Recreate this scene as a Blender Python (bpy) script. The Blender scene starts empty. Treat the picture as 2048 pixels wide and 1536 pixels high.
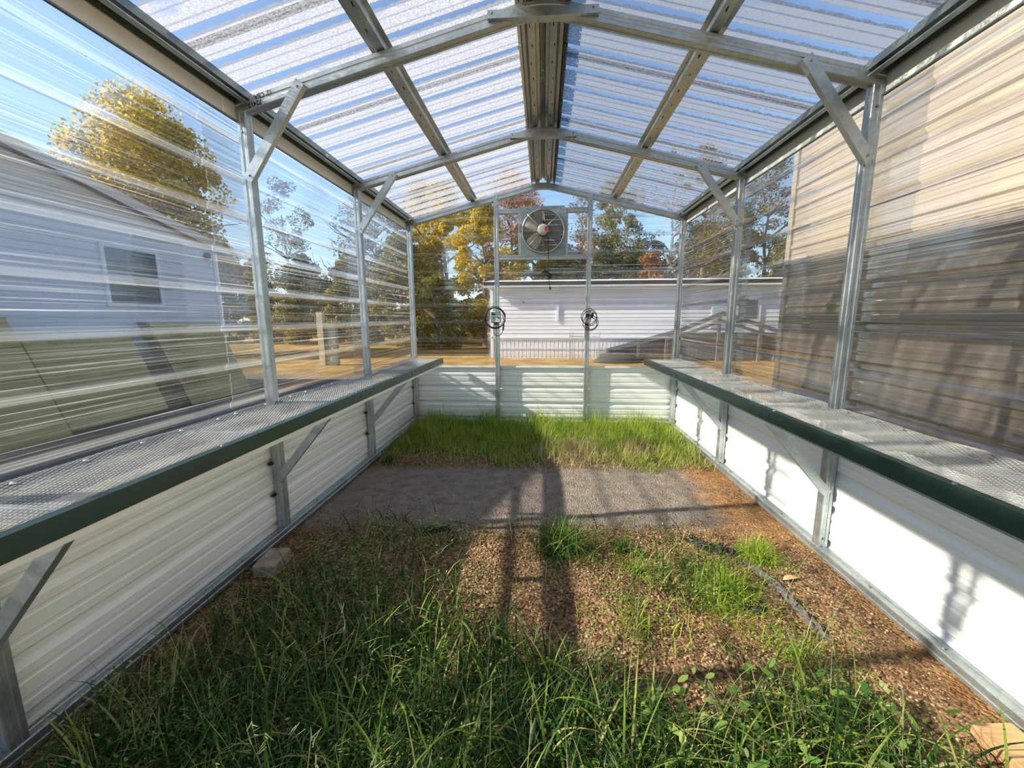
import bpy, math, random
import numpy as np
from mathutils import Vector, Matrix, Euler

rng = np.random.default_rng(11)
random.seed(5)
SC = bpy.context.scene
COL = SC.collection

# ------------------------------------------------------------------ camera
CAM = Vector((0.019, 0.0, 1.5064))
YAW, PIT, ROL, FPX = 0.0762, 0.1601, -0.0048, 821.6
cy, sy, cp, sp = math.cos(YAW), math.sin(YAW), math.cos(PIT), math.sin(PIT)
FWD = Vector((-sy * cp, cy * cp, -sp))
R0 = Vector((cy, sy, 0))
U0 = R0.cross(FWD)
RT = math.cos(ROL) * R0 + math.sin(ROL) * U0
UP = -math.sin(ROL) * R0 + math.cos(ROL) * U0
cd = bpy.data.cameras.new('camera')
cd.sensor_width = 36.0
cd.lens = 36.0 * FPX / 2048.0
cd.clip_start, cd.clip_end = 0.02, 500
cam = bpy.data.objects.new('camera', cd)
COL.objects.link(cam)
M = Matrix((RT, UP, -FWD)).transposed().to_4x4()
M.translation = CAM
cam.matrix_world = M
SC.camera = cam

# ------------------------------------------------------------------ world, sun, exposure
SUN = Vector((1.0, 0.2, -0.61)).normalized()       # direction the light travels
w = bpy.data.worlds.new('sky')
SC.world = w
w.use_nodes = True
nt = w.node_tree
sky = nt.nodes.new('ShaderNodeTexSky')
sky.sky_type = 'NISHITA'
sky.sun_disc = False
sky.sun_elevation = math.radians(31)
sky.sun_rotation = math.atan2(-SUN.x, -SUN.y)      # azimuth of the sun, from +Y towards +X
sky.altitude = 200
sky.air_density = 1.0
sky.dust_density = 0.4
sky.ozone_density = 2.0
nt.links.new(sky.outputs[0], nt.nodes['Background'].inputs[0])
nt.nodes['Background'].inputs[1].default_value = 0.195
sl = bpy.data.lights.new('sun', 'SUN')
sl.energy = 10.5
sl.color = (1.0, 0.92, 0.78)
sl.angle = math.radians(0.8)
so = bpy.data.objects.new('sun', sl)
COL.objects.link(so)
so.rotation_euler = SUN.to_track_quat('-Z', 'Y').to_euler()
so.location = (-30, -6, 20)
vs = SC.view_settings
vs.view_transform = 'Standard'
vs.look = 'None'
vs.exposure = 0.30
vs.gamma = 1.0
vs.use_curve_mapping = False
cyc = SC.cycles
cyc.max_bounces = 6
cyc.diffuse_bounces = 3
cyc.glossy_bounces = 2
cyc.transmission_bounces = 3
cyc.transparent_max_bounces = 10
cyc.use_adaptive_sampling = True
cyc.adaptive_threshold = 0.07
cyc.adaptive_min_samples = 12
cyc.sample_clamp_indirect = 6.0
cyc.caustics_reflective = False
cyc.caustics_refractive = False
cyc.use_denoising = True

# ------------------------------------------------------------------ materials
MATS = {}


def mat(name):
    m = bpy.data.materials.new(name)
    m.use_nodes = True
    m.node_tree.nodes.clear()
    out = m.node_tree.nodes.new('ShaderNodeOutputMaterial')
    MATS[name] = m
    return m, m.node_tree, out


def N(nt, kind, **kw):
    n = nt.nodes.new('ShaderNode' + kind)
    for k, v in kw.items():
        setattr(n, k, v)
    return n


def setin(n, **kw):
    for k, v in kw.items():
        n.inputs[k.replace('_', ' ')].default_value = v
    return n


def ramp(nt, fac, stops, interp='LINEAR'):
    r = N(nt, 'ValToRGB')
    cr = r.color_ramp
    cr.interpolation = interp
    while len(cr.elements) < len(stops):
        cr.elements.new(0.5)
    for e, (p, c) in zip(cr.elements, stops):
        e.position = p
        e.color = (c[0], c[1], c[2], 1) if not np.isscalar(c) else (c, c, c, 1)
    nt.links.new(fac, r.inputs[0])
    return r.outputs[0]


def noise(nt, scale, detail=3, vec=None, rough=0.55):
    n = N(nt, 'TexNoise')
    setin(n, Scale=scale, Detail=detail, Roughness=rough)
    if vec is not None:
        nt.links.new(vec, n.inputs['Vector'])
    return n.outputs['Fac']


def scaled(nt, s, src='pos'):
    if src == 'pos':
        v = N(nt, 'NewGeometry').outputs['Position']
    else:
        v = N(nt, 'TexCoord').outputs['Object']
    mp = N(nt, 'Mapping')
    mp.inputs['Scale'].default_value = s
    nt.links.new(v, mp.inputs['Vector'])
    return mp.outputs[0]


def math_(nt, op, a, b=None, clamp=False):
    n = N(nt, 'Math', operation=op, use_clamp=clamp)
    for i, v in enumerate((a, b)):
        if v is None:
            continue
        if isinstance(v, (int, float)):
            n.inputs[i].default_value = v
        else:
            nt.links.new(v, n.inputs[i])
    return n.outputs[0]


def mixcol(nt, fac, a, b):
    n = N(nt, 'MixRGB')
    for i, v in ((0, fac), (1, a), (2, b)):
        if isinstance(v, (int, float)):
            n.inputs[i].default_value = v
        elif isinstance(v, tuple):
            n.inputs[i].default_value = (*v, 1)
        else:
            nt.links.new(v, n.inputs[i])
    return n.outputs[0]


def bump(nt, h, strength, dist=0.01):
    b = N(nt, 'Bump')
    setin(b, Strength=strength, Distance=dist)
    nt.links.new(h, b.inputs['Height'])
    return b.outputs[0]


def principled(name, color, rough=0.6, metallic=0.0, var=0.12, scale=8.0, bmp=0.0, bscale=40.0, spec=0.4):
    m, t, out = mat(name)
    p = N(t, 'BsdfPrincipled')
    setin(p, Roughness=rough, Metallic=metallic)
    p.inputs['Specular IOR Level'].default_value = spec
    f = noise(t, scale, 4, scaled(t, (1, 1, 1)))
    lo = tuple(c * (1 - var) for c in color)
    hi = tuple(min(1, c * (1 + var)) for c in color)
    t.links.new(ramp(t, f, [(0.3, lo), (0.7, hi)]), p.inputs['Base Color'])
    if bmp:
        t.links.new(bump(t, noise(t, bscale, 4, scaled(t, (1, 1, 1))), bmp), p.inputs['Normal'])
    t.links.new(p.outputs[0], out.inputs[0])
    return m


def mk_galv(name, tint=(0.44, 0.49, 0.50), rough=0.38, metal=0.82):
    m, t, out = mat(name)
    p = N(t, 'BsdfPrincipled')
    setin(p, Metallic=metal)
    v = N(t, 'TexVoronoi')
    setin(v, Scale=55.0)
    t.links.new(scaled(t, (1, 1, 1)), v.inputs['Vector'])
    n1 = noise(t, 5, 5, scaled(t, (1, 1, 1)))
    n2 = noise(t, 60, 3, scaled(t, (1, 1, .15)))
    f = math_(t, 'ADD', math_(t, 'MULTIPLY', v.outputs['Color'], 0.25), math_(t, 'MULTIPLY', n1, 0.75))
    c = ramp(t, f, [(0.25, tuple(x * .72 for x in tint)), (0.55, tint), (0.8, tuple(min(1, x * 1.22) for x in tint))])
    c = mixcol(t, math_(t, 'GREATER_THAN', n1, 0.68), c, (0.58, 0.62, 0.62))
    t.links.new(c, p.inputs['Base Color'])
    t.links.new(ramp(t, math_(t, 'ADD', math_(t, 'MULTIPLY', n1, .6), math_(t, 'MULTIPLY', n2, .4)), [(0.3, rough - .1), (0.7, rough + .16)]), p.inputs['Roughness'])
    t.links.new(bump(t, n2, 0.05, 0.004), p.inputs['Normal'])
    t.links.new(p.outputs[0], out.inputs[0])
    return m


G_GALV = mk_galv('galvanized_steel')
G_DARK = mk_galv('dark_galvanized', (0.25, 0.29, 0.28), 0.42)  # darker tint of the galvanized steel


def mk_clear():
    """clear corrugated polycarbonate: mostly see-through, bends the view a little across its ribs"""
    m, t, out = mat('clear_polycarbonate')
    rib = N(t, 'Attribute', attribute_name='rib').outputs['Fac']
    # streaks that run along the sheet (x and y barely vary, z varies fast)
    st = noise(t, 1.0, 3, scaled(t, (0.45, 0.45, 95)), 0.75)
    lens = noise(t, 1.0, 2, scaled(t, (0.2, 0.2, 62)), 0.6)
    tr = N(t, 'BsdfTransparent')
    tr.inputs[0].default_value = (0.975, 0.98, 0.98, 1)
    rf = N(t, 'BsdfRefraction')
    setin(rf, IOR=1.05, Roughness=0.0)
    rf.inputs[0].default_value = (0.97, 0.98, 0.97, 1)
    t.links.new(bump(t, lens, 1.0, 0.028), rf.inputs['Normal'])
    m1 = N(t, 'MixShader')
    t.links.new(math_(t, 'ADD', math_(t, 'MULTIPLY', rib, 0.30), 0.28), m1.inputs[0])
    t.links.new(tr.outputs[0], m1.inputs[1])
    t.links.new(rf.outputs[0], m1.inputs[2])
    # dusty scratches scatter a little light
    tl = N(t, 'BsdfTranslucent')
    tl.inputs[0].default_value = (0.85, 0.87, 0.92, 1)
    haze = ramp(t, st, [(0.46, 0.004), (0.55, 0.015), (0.62, 0.055), (0.72, 0.2)])
    edge = N(t, 'Attribute', attribute_name='edge').outputs['Fac']
    haze = math_(t, 'ADD', haze, math_(t, 'MULTIPLY', math_(t, 'POWER', rib, 3.0), 0.06), True)
    haze = math_(t, 'ADD', haze, math_(t, 'MULTIPLY', edge, 0.06), True)
    m2 = N(t, 'MixShader')
    t.links.new(haze, m2.inputs[0])
    t.links.new(m1.outputs[0], m2.inputs[1])
    t.links.new(tl.outputs[0], m2.inputs[2])
    gl = N(t, 'BsdfGlossy')
    setin(gl, Roughness=0.15)
    fr = N(t, 'Fresnel')
    setin(fr, IOR=1.35)
    m3 = N(t, 'MixShader')
    t.links.new(math_(t, 'MULTIPLY', fr.outputs[0], 0.28), m3.inputs[0])
    t.links.new(m2.outputs[0], m3.inputs[1])
    t.links.new(gl.outputs[0], m3.inputs[2])
    t.links.new(m3.outputs[0], out.inputs[0])
    return m


def mk_roof():
    """clear roof sheet whose flat pans are covered with dew drops; the raised ribs have stayed dry"""
    m, t, out = mat('dewy_polycarbonate')
    rib = N(t, 'Attribute', attribute_name='rib').outputs['Fac']
    drops = noise(t, 110, 1, scaled(t, (0.8, 1, 1)), 0.7)
    patch = noise(t, 2.6, 2, scaled(t, (1, 2.2, 1)), 0.6)
    edge = math_(t, 'SUBTRACT', math_(t, 'ADD', math_(t, 'MULTIPLY', noise(t, 30, 1, scaled(t, (1, 1, 1))), 0.7), 0.55), rib)
    wet = ramp(t, edge, [(0.30, 0.0), (0.44, 1.0)])
    amt = ramp(t, drops, [(0.30, 0.42), (0.48, 0.68), (0.62, 0.92)])
    amt = math_(t, 'MULTIPLY', amt, ramp(t, patch, [(0.22, 0.25), (0.36, 1.0)]))
    amt = math_(t, 'MULTIPLY', amt, wet)
    amt = math_(t, 'ADD', amt, 0.05, True)
    tr = N(t, 'BsdfTransparent')
    tr.inputs[0].default_value = (0.95, 0.96, 0.97, 1)
    tl = N(t, 'BsdfTranslucent')
    tl.inputs[0].default_value = (0.31, 0.31, 0.32, 1)
    ms = tl
    m2 = N(t, 'MixShader')
    # the bent ribs throw the sunlight aside but stay see-through
    rf = N(t, 'BsdfRefraction')
    setin(rf, IOR=1.02, Roughness=0.0)
    rf.inputs[0].default_value = (0.95, 0.96, 0.97, 1)
    m0 = N(t, 'MixShader')
    t.links.new(math_(t, 'MULTIPLY', rib, 0.6), m0.inputs[0])
    t.links.new(tr.outputs[0], m0.inputs[1])
    t.links.new(rf.outputs[0], m0.inputs[2])
    t.links.new(amt, m2.inputs[0])
    t.links.new(m0.outputs[0], m2.inputs[1])
    t.links.new(ms.outputs[0], m2.inputs[2])
    t.links.new(m2.outputs[0], out.inputs[0])
    return m


M_CLEAR = mk_clear()
M_ROOF = mk_roof()


def mk_painted(name, color, rough=0.38, dirt=0.06):
    m, t, out = mat(name)
    p = N(t, 'BsdfPrincipled')
    setin(p, Roughness=rough)
    n1 = noise(t, 3, 5, scaled(t, (1, 1, 1)))
    n2 = noise(t, 40, 3, scaled(t, (1, 1, 4)))
    f = math_(t, 'ADD', math_(t, 'MULTIPLY', n1, .7), math_(t, 'MULTIPLY', n2, .3))
    t.links.new(ramp(t, f, [(0.3, tuple(c * (1 - dirt) for c in color)), (0.65, color)]), p.inputs['Base Color'])
    t.links.new(p.outputs[0], out.inputs[0])
    return m


M_WHITE = mk_painted('white_painted_sheet', (0.89, 0.92, 0.89), 0.36)
M_GREEN = mk_painted('dark_green_trim', (0.018, 0.050, 0.040), 0.33, 0.2)
M_BOUNCE = mk_painted('bounce_lit_trim', (0.92, 0.91, 0.82), 0.5)  # warm bounce light on left strip and shelf lip put into the colour
M_STONE = mk_painted('brightened_steel_trim', (0.74, 0.76, 0.70), 0.45)  # pale colour stands in for bright reflections on the galvanized strip
M_BLACK = principled('black_rubber', (0.015, 0.015, 0.016), 0.5, var=.1)
M_INK = principled('black_ink', (0.01, 0.01, 0.012), 0.8, var=.1)
M_FANPLATE = mk_painted('grey_fan_plate', (0.30, 0.39, 0.41), 0.42)
M_WIRE = mk_galv('bright_wire', (0.66, 0.66, 0.62), 0.3)
M_MOTOR = mk_painted('pale_motor_paint', (0.68, 0.67, 0.62), 0.4)
M_BLADE = mk_painted('white_fan_blade', (0.80, 0.80, 0.78), 0.4)
M_SHUT = mk_painted('dull_slat_shaded_blade', (0.15, 0.145, 0.13), 0.6)
M_RED = mk_painted('red_sticker', (0.75, 0.04, 0.09), 0.5)
M_BOX = mk_painted('pale_green_plastic', (0.62, 0.74, 0.68), 0.4)
M_GREYBOX = mk_painted('pale_grey_plastic', (0.62, 0.63, 0.62), 0.45)
M_MESH = mk_galv('expanded_steel', (0.80, 0.82, 0.81), 0.45, 0.2)

# ------------------------------------------------------------------ mesh helpers


class MB:
    def __init__(self):
        self.v = []
        self.f = []

    def quad(self, *ps):
        n = len(self.v)
        self.v += [tuple(p) for p in ps]
        self.f.append(tuple(range(n, n + len(ps))))
        return self

    def box(self, c, s, rot=None, bev=0.0):
        c = Vector(c)
        hx, hy, hz = s[0] / 2, s[1] / 2, s[2] / 2
        n = len(self.v)
        if bev <= 0:
            pts = [(-hx, -hy, -hz), (hx, -hy, -hz), (hx, hy, -hz), (-hx, hy, -hz), (-hx, -hy, hz), (hx, -hy, hz), (hx, hy, hz), (-hx, hy, hz)]
            fs = [(0, 3, 2, 1), (4, 5, 6, 7), (0, 1, 5, 4), (1, 2, 6, 5), (2, 3, 7, 6), (3, 0, 4, 7)]
        else:
            b = bev
            pts = []
            for z, k in ((-hz, b), (-hz + b, 0), (hz - b, 0), (hz, b)):
                X, Y = hx - k, hy - k
                pts += [(-X + b, -Y, z), (X - b, -Y, z), (X, -Y + b, z), (X, Y - b, z), (X - b, Y, z), (-X + b, Y, z), (-X, Y - b, z), (-X, -Y + b, z)]
            fs = [tuple(range(7, -1, -1)), tuple(range(24, 32))]
            for k in range(3):
                for i in range(8):
                    j = (i + 1) % 8
                    fs.append((k * 8 + i, k * 8 + j, k * 8 + 8 + j, k * 8 + 8 + i))
        for p in pts:
            q = Vector(p)
            if rot is not None:
                q = rot @ q
            self.v.append(tuple(c + q))
        self.f += [tuple(n + i for i in f) for f in fs]
        return self

    def span(self, lo, hi, bev=0.0):
        c = [(a + b) / 2 for a, b in zip(lo, hi)]
        s = [abs(b - a) for a, b in zip(lo, hi)]
        return self.box(c, s, None, bev)

    def sweep(self, prof, pts, up=(0, 0, 1), closed_prof=True, caps=True):
        """prof: list of (side, up) offsets; pts: path"""
        pts = [Vector(p) for p in pts]
        up = Vector(up)
        n0 = len(self.v)
        k = len(prof)
        for i, p in enumerate(pts):
            if i == 0:
                t = (pts[1] - p)
            elif i == len(pts) - 1:
                t = (p - pts[i - 1])
            else:
                t = (pts[i + 1] - p).normalized() + (p - pts[i - 1]).normalized()
            t = t.normalized()
            s = t.cross(up)
            if s.length < 1e-6:
                s = t.cross(Vector((0, 1, 0)))
            s.normalize()
            u = s.cross(t).normalized()
            for a, b in prof:
                self.v.append(tuple(p + s * a + u * b))
        m = k if closed_prof else k - 1
        for i in range(len(pts) - 1):
            for j in range(m):
                a = n0 + i * k + j
                b = n0 + i * k + (j + 1) % k
                self.f.append((a, b, b + k, a + k))
        if caps and closed_prof:
            self.f.append(tuple(n0 + j for j in range(k - 1, -1, -1)))
            self.f.append(tuple(n0 + (len(pts) - 1) * k + j for j in range(k)))
        return self

    def tube(self, pts, r, n=8, up=(0, 0, 1)):
        return self.sweep([(r * math.cos(2 * math.pi * i / n), r * math.sin(2 * math.pi * i / n)) for i in range(n)], pts, up)

    def lathe(self, prof, c, ax=(0, 0, 1), n=24):
        """prof: list of (r, h) along ax"""
        ax = Vector(ax).normalized()
        a = ax.orthogonal().normalized()
        b = ax.cross(a)
        c = Vector(c)
        n0 = len(self.v)
        for r, h in prof:
            for i in range(n):
                t = 2 * math.pi * i / n
                self.v.append(tuple(c + ax * h + (a * math.cos(t) + b * math.sin(t)) * r))
        for j in range(len(prof) - 1):
            for i in range(n):
                i2 = (i + 1) % n
                self.f.append((n0 + j * n + i, n0 + j * n + i2, n0 + (j + 1) * n + i2, n0 + (j + 1) * n + i))
        if prof[0][0] > 1e-6:
            self.f.append(tuple(n0 + i for i in range(n - 1, -1, -1)))
        if prof[-1][0] > 1e-6:
            self.f.append(tuple(n0 + (len(prof) - 1) * n + i for i in range(n)))
        return self

    def ring(self, c, R, r, ax=(0, 1, 0), n=48, k=5):
        ax = Vector(ax).normalized()
        a = ax.orthogonal().normalized()
        b = ax.cross(a)
        c = Vector(c)
        n0 = len(self.v)
        for i in range(n):
            t = 2 * math.pi * i / n
            d = a * math.cos(t) + b * math.sin(t)
            for j in range(k):
                q = 2 * math.pi * j / k
                self.v.append(tuple(c + d * (R + r * math.cos(q)) + ax * (r * math.sin(q))))
        for i in range(n):
            for j in range(k):
                self.f.append((n0 + i * k + j, n0 + ((i + 1) % n) * k + j, n0 + ((i + 1) % n) * k + (j + 1) % k, n0 + i * k + (j + 1) % k))
        return self

    def build(self, name, m, parent=None, smooth=False, bevel=0.0):
        return raw(name, self.v, self.f, m, parent, smooth, bevel)


def raw(name, v, f, m, parent=None, smooth=False, bevel=0.0, recalc=True):
    me = bpy.data.meshes.new(name)
    v = np.asarray(v, dtype=float)
    if parent is not None:
        v = v - np.array(wloc(parent))
    me.from_pydata(v.tolist() if len(v) else [], [], f)
    if recalc:
        import bmesh
        bm = bmesh.new()
        bm.from_mesh(me)
        bmesh.ops.recalc_face_normals(bm, faces=bm.faces)
        bm.to_mesh(me)
        bm.free()
    me.materials.append(m)
    if smooth:
        me.polygons.foreach_set('use_smooth', [True] * len(me.polygons))
    o = bpy.data.objects.new(name, me)
    COL.objects.link(o)
    if parent is not None:
        o.parent = parent
    if bevel > 0:
        b = o.modifiers.new('bevel', 'BEVEL')
        b.width = bevel
        b.segments = 2
        b.limit_method = 'ANGLE'
    return o


def bigmesh(name, V, F, m, parent=None, smooth=False):
    """fast path: V (n,3) floats, F (k,4) or (k,3) ints"""
    me = bpy.data.meshes.new(name)
    if parent is not None:
        V = V - np.array(wloc(parent))
    k = F.shape[1]
    me.vertices.add(len(V))
    me.vertices.foreach_set('co', V.astype(np.float32).ravel())
    me.loops.add(F.size)
    me.loops.foreach_set('vertex_index', F.astype(np.int32).ravel())
    me.polygons.add(len(F))
    me.polygons.foreach_set('loop_start', (np.arange(len(F)) * k).astype(np.int32))
    me.polygons.foreach_set('loop_total', np.full(len(F), k, np.int32))
    if smooth:
        me.polygons.foreach_set('use_smooth', np.ones(len(F), bool))
    me.update(calc_edges=True)
    me.materials.append(m)
    o = bpy.data.objects.new(name, me)
    COL.objects.link(o)
    if parent is not None:
        o.parent = parent
    return o


def wloc(o):
    p = Vector((0, 0, 0))
    while o is not None:
        p = p + Vector(o.location)
        o = o.parent
    return p


def tag(o, label=None, cat=None, group=None, kind=None):
    if label:
        o['label'] = label
    if cat:
        o['category'] = cat
    if group:
        o['group'] = group
    if kind:
        o['kind'] = kind
    return o


def thing(name, loc, label=None, cat=None, group=None, kind=None):
    o = bpy.data.objects.new(name, None)
    o.empty_display_size = 0.05
    o.location = loc
    COL.objects.link(o)
    return tag(o, label, cat, group, kind)


# ------------------------------------------------------------------ dimensions
YF = [-0.50, 1.04, 2.558, 4.084, 5.662]      # front faces of the five frames
YB = YF[-1]
T = 0.06                                     # tube size
XI, XO = 1.77, 1.83
ZE = 2.736                                   # underside of rafters at the leg
SL = 0.249
Y0 = -0.55


def raf(x):
    return 3.172 - SL * abs(x)


def roofz(x):
    return 3.288 - SL * abs(x)


PITCH = 0.2286


def corr_profile(lo, hi, phase=0.0, H=0.019):
    """points (v, n, rib) of the corrugation between lo and hi"""
    base = [(-.046, 0, 0), (-.033, 0, 0.1), (-.013, H, 1), (.013, H, 1), (.033, 0, 0.1), (.046, 0, 0),
            (.064, 0, 0), (.070, .004, 0), (.082, .004, 0), (.088, 0, 0), (.1406, 0, 0), (.1466, .004, 0), (.1586, .004, 0), (.1646, 0, 0)]
    k0 = math.floor((lo - phase) / PITCH) - 1
    k1 = math.ceil((hi - phase) / PITCH) + 1
    pts = []
    for k in range(k0, k1 + 1):
        for v, n, r in base:
            pts.append((phase + k * PITCH + v, n, r))
    res = []
    for (a, b) in zip(pts[:-1], pts[1:]):
        for e in (lo, hi):
            if a[0] < e < b[0]:
                f = (e - a[0]) / (b[0] - a[0])
                res.append((e, a[1] + f * (b[1] - a[1]), a[2] + f * (b[2] - a[2])))
        if lo <= b[0] <= hi:
            res.append(b)
    res = sorted(set(res))
    return res


def sheet(name, fn, lo, hi, spans, m, parent, phase=0.0, H=0.019, nseg=1):
    """fn(u, v, n) -> world point; spans(v) -> list of (u0, u1)"""
    pr = corr_profile(lo, hi, phase, H)
    V, F, R, E = [], [], [], []
    for a, b in zip(pr[:-1], pr[1:]):
        mid = (a[0] + b[0]) / 2
        for (u0a, u1a), (u0b, u1b) in zip(spans(a[0], mid), spans(b[0], mid)):
            ts = [i / nseg for i in range(nseg + 1)]
            if nseg > 1 and abs(u1a - u0a) > .2:
                e = .007 / abs(u1a - u0a)
                ts = [0, e, 1.01 * e] + ts[1:-1] + [1 - 1.01 * e, 1 - e, 1]
            for k, (t0, t1) in enumerate(zip(ts[:-1], ts[1:])):
                n = len(V)
                V += [fn(u0a + (u1a - u0a) * t0, a[0], a[1]), fn(u0a + (u1a - u0a) * t1, a[0], a[1]),
                      fn(u0b + (u1b - u0b) * t1, b[0], b[1]), fn(u0b + (u1b - u0b) * t0, b[0], b[1])]
                F.append((n, n + 1, n + 2, n + 3))
                R += [a[2], a[2], b[2], b[2]]
                E += [1.0 if nseg > 1 and k in (0, len(ts) - 2) else 0.0] * 4
    o = raw(name, V, F, m, parent, recalc=False)
    for nm, vals in (('rib', R), ('edge', E)):
        at_ = o.data.attributes.new(nm, 'FLOAT', 'POINT')
        at_.data.foreach_set('value', np.array(vals, dtype=np.float32))
    return o


# ------------------------------------------------------------------ walls
wl = thing('wall_left', (-1.84, 2.5, 0), 'left wall of clear ribbed sheets over a white ribbed lower panel', kind='structure')
wr = thing('wall_right', (1.84, 2.5, 0), 'right wall of clear ribbed sheets over a white ribbed lower panel', kind='structure')
wb = thing('wall_back', (0, 5.73, 0), 'clear ribbed gable end wall with a white ribbed lower panel', kind='structure')
PH = 0.075
for s, par in ((-1, wl), (1, wr)):
    runs = [(Y0, 2.60, 0.0), (2.29, 4.14, 0.003), (3.93, 5.73, 0.006)]
    for (z0, z1) in ((0.80, 1.46), (1.455, 2.12), (2.115, 2.805)):
        for (a, b, off) in runs:
            sheet('clear_panel', lambda u, v, n, s=s, off=off, z0=z0: (s * (1.84 + off + n), u, v), z0, z1,
                  lambda v, mid, a=a, b=b: [(a, b)], M_CLEAR, par, PH, nseg=2)
    for (a, b, off) in ((Y0, 2.63, 0.0), (2.57, 4.15, 0.002), (4.09, 5.73, 0.004)):
        sheet('white_panel', lambda u, v, n, s=s, off=off: (s * (1.833 + off + n), u, v), 0.03, 0.828,
              lambda v, mid, a=a, b=b: [(a, b)], M_WHITE, par, PH)
    # black plugs put in for the dark gaps at the rib ends
    for y in YF[1:]:
        for k in range(1, 4):
            z = PH + PITCH * k
            MB().lathe([(.001, -.012), (.014, -.010), (.018, 0), (.012, .008), (.001, .011)], (s * 1.829, y + (-.012 if s < 0 else .066), z), (s * 0.2, 0, 1), 8).build('gap_shade_plug', M_BLACK, par, True)


def back_spans(v, mid, lim=1.84):
    x = max(0.02, min(lim, (roofz(0) - 0.02 - v) / SL))
    if 2.335 < mid < 2.92:
        return [(-x, -0.285), (0.285, x)]
    return [(-x, x)]


for (z0, z1) in ((0.80, 1.46), (1.455, 2.335), (2.335, 2.92), (2.92, 3.26)):
    sheet('clear_panel', lambda u, v, n: (u, 5.725 + n, v), z0, z1, back_spans, M_CLEAR, wb, PH, nseg=2)
for (a, b) in ((-1.84, -.59), (-.60, .62), (.61, 1.84)):
    sheet('white_panel', lambda u, v, n: (u, 5.723 + n, v), 0.03, 0.828, lambda v, mid, a=a, b=b: [(a, b)], M_WHITE, wb, PH)
MB().span((-1.77, 5.706, 0.815), (1.77, 5.722, 0.842)).build('sill_strip', M_WHITE, wb)

# ------------------------------------------------------------------ roof sheets
cl = thing('ceiling', (0, 2.5, 3.288), 'pitched roof of clear ribbed sheets covered with dew', kind='structure')
for s in (-1, 1):
    y = Y0 - 0.02
    i = 0
    while y < 5.74:
        y1 = min(y + 0.9144, 5.76)
        off = 0.002 * (i % 2)
        sheet('roof_panel', lambda u, v, n, s=s, off=off: (s * (u + .24 * n), v, roofz(u) + off + n), y - .03, y1 + .03,
              lambda v, mid: [(0.015, 1.95)], M_ROOF, cl, 0.04, nseg=2)
        y = y1
        i += 1

# ------------------------------------------------------------------ steel frames
TUBE = [(-.03, -.026), (-.026, -.03), (-.010, -.03), (-.006, -.0275), (.006, -.0275), (.010, -.03), (.026, -.03), (.03, -.026),
        (.03, -.010), (.0275, -.006), (.0275, .006), (.03, .010), (.03, .026), (.026, .03), (.010, .03), (.006, .0275), (-.006, .0275), (-.010, .03), (-.026, .03), (-.03, .026),
        (-.03, .010), (-.0275, .006), (-.0275, -.006), (-.03, -.010)]


def uchan(wd, d, t=0.003):
    """open channel: web wd wide, legs d deep, opening towards -up"""
    return [(-wd / 2, -d), (-wd / 2, 0), (wd / 2, 0), (wd / 2, -d), (wd / 2 - t, -d), (wd / 2 - t, -t), (-wd / 2 + t, -t), (-wd / 2 + t, -d)]


FL = ['galvanized steel frame at the open front end behind the viewer', 'nearest galvanized steel frame, its left leg cut by the bottom left corner',
      'galvanized steel frame with handwritten numbers on its left rafter, second from the front',
      'galvanized steel frame midway between the handwritten one and the fan wall', 'galvanized steel frame standing in the gable wall behind the fan']
frames = []
for i, y in enumerate(YF):
    yc = y + T / 2
    fr = thing('steel_frame', (0, yc, 0.06), FL[i], 'frame', 'bent steel frames of the greenhouse')
    frames.append(fr)
    for s in (-1, 1):
        MB().sweep(TUBE, [(s * 1.80, yc, 0.06), (s * 1.80, yc, raf(1.77) + .012)], (0, 1, 0)).build('leg', G_GALV, fr)
        # rafter with a rounded bend at the ridge
    pts = []
    zc = lambda x: raf(x) + 0.037
    pts.append((-1.835, yc, zc(1.835)))
    for x in np.linspace(-0.16, 0.16, 13):
        if abs(x) >= 0.155:
            z = zc(x)
        else:
            z = zc(0) - SL * (0.16 / 2 + x * x / (2 * 0.16))
        pts.append((float(x), yc, z))
    pts.append((1.835, yc, zc(1.835)))
    rprof = [(a * 1.08, b * 1.2) for a, b in TUBE]
    half = len(pts) // 2 + 1
    MB().sweep(rprof, pts[:half]).build('rafter', G_GALV, fr)
    ra = MB().sweep(rprof, pts[half - 1:]).build('rafter', G_GALV, fr)
    if 0 < i < 4:
        # tie plate across the bend, a channel open to the back
        MB().sweep([(0, .021), (-.0, -.021), (.055, -.021), (.055, -.018), (.003, -.018), (.003, .021)], [(.305, y - .028 + .0, 3.147), (-.300, y - .028, 3.149)]).build('tie_plate', G_GALV, fr)
        for s in (-1, 1):
            MB().lathe([(.006, 0), (.006, .004), (.001, .006)], (s * .275, y - .028, 3.155), (0, -1, 0), 6).build('screw', G_DARK, fr)
            # knee brace
            a = Vector((s * 1.775, y - .037, 2.335))
            b = Vector((s * 1.395, y - .037, 2.862))
            br = MB().sweep(uchan(0.058, 0.036), [a, b], (0, -1, 0)).build('knee_brace', G_GALV, fr)
            for q in (a.lerp(b, .05), a.lerp(b, .95)):
                MB().lathe([(.007, 0), (.007, .004), (.001, .006)], q + Vector((0, 0, 0)), (0, -1, 0), 6).build('screw', G_DARK, br)
    # foot screws
    for s in (-1, 1):
        for k, z in enumerate((0.11, 2.62)):
            MB().lathe([(.006, 0), (.006, .004), (.001, .006)], (s * 1.80, y, z), (0, -1, 0), 6).build('screw', G_DARK, fr)

# handwriting on the rafter of the second frame (upside down as written)


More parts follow.
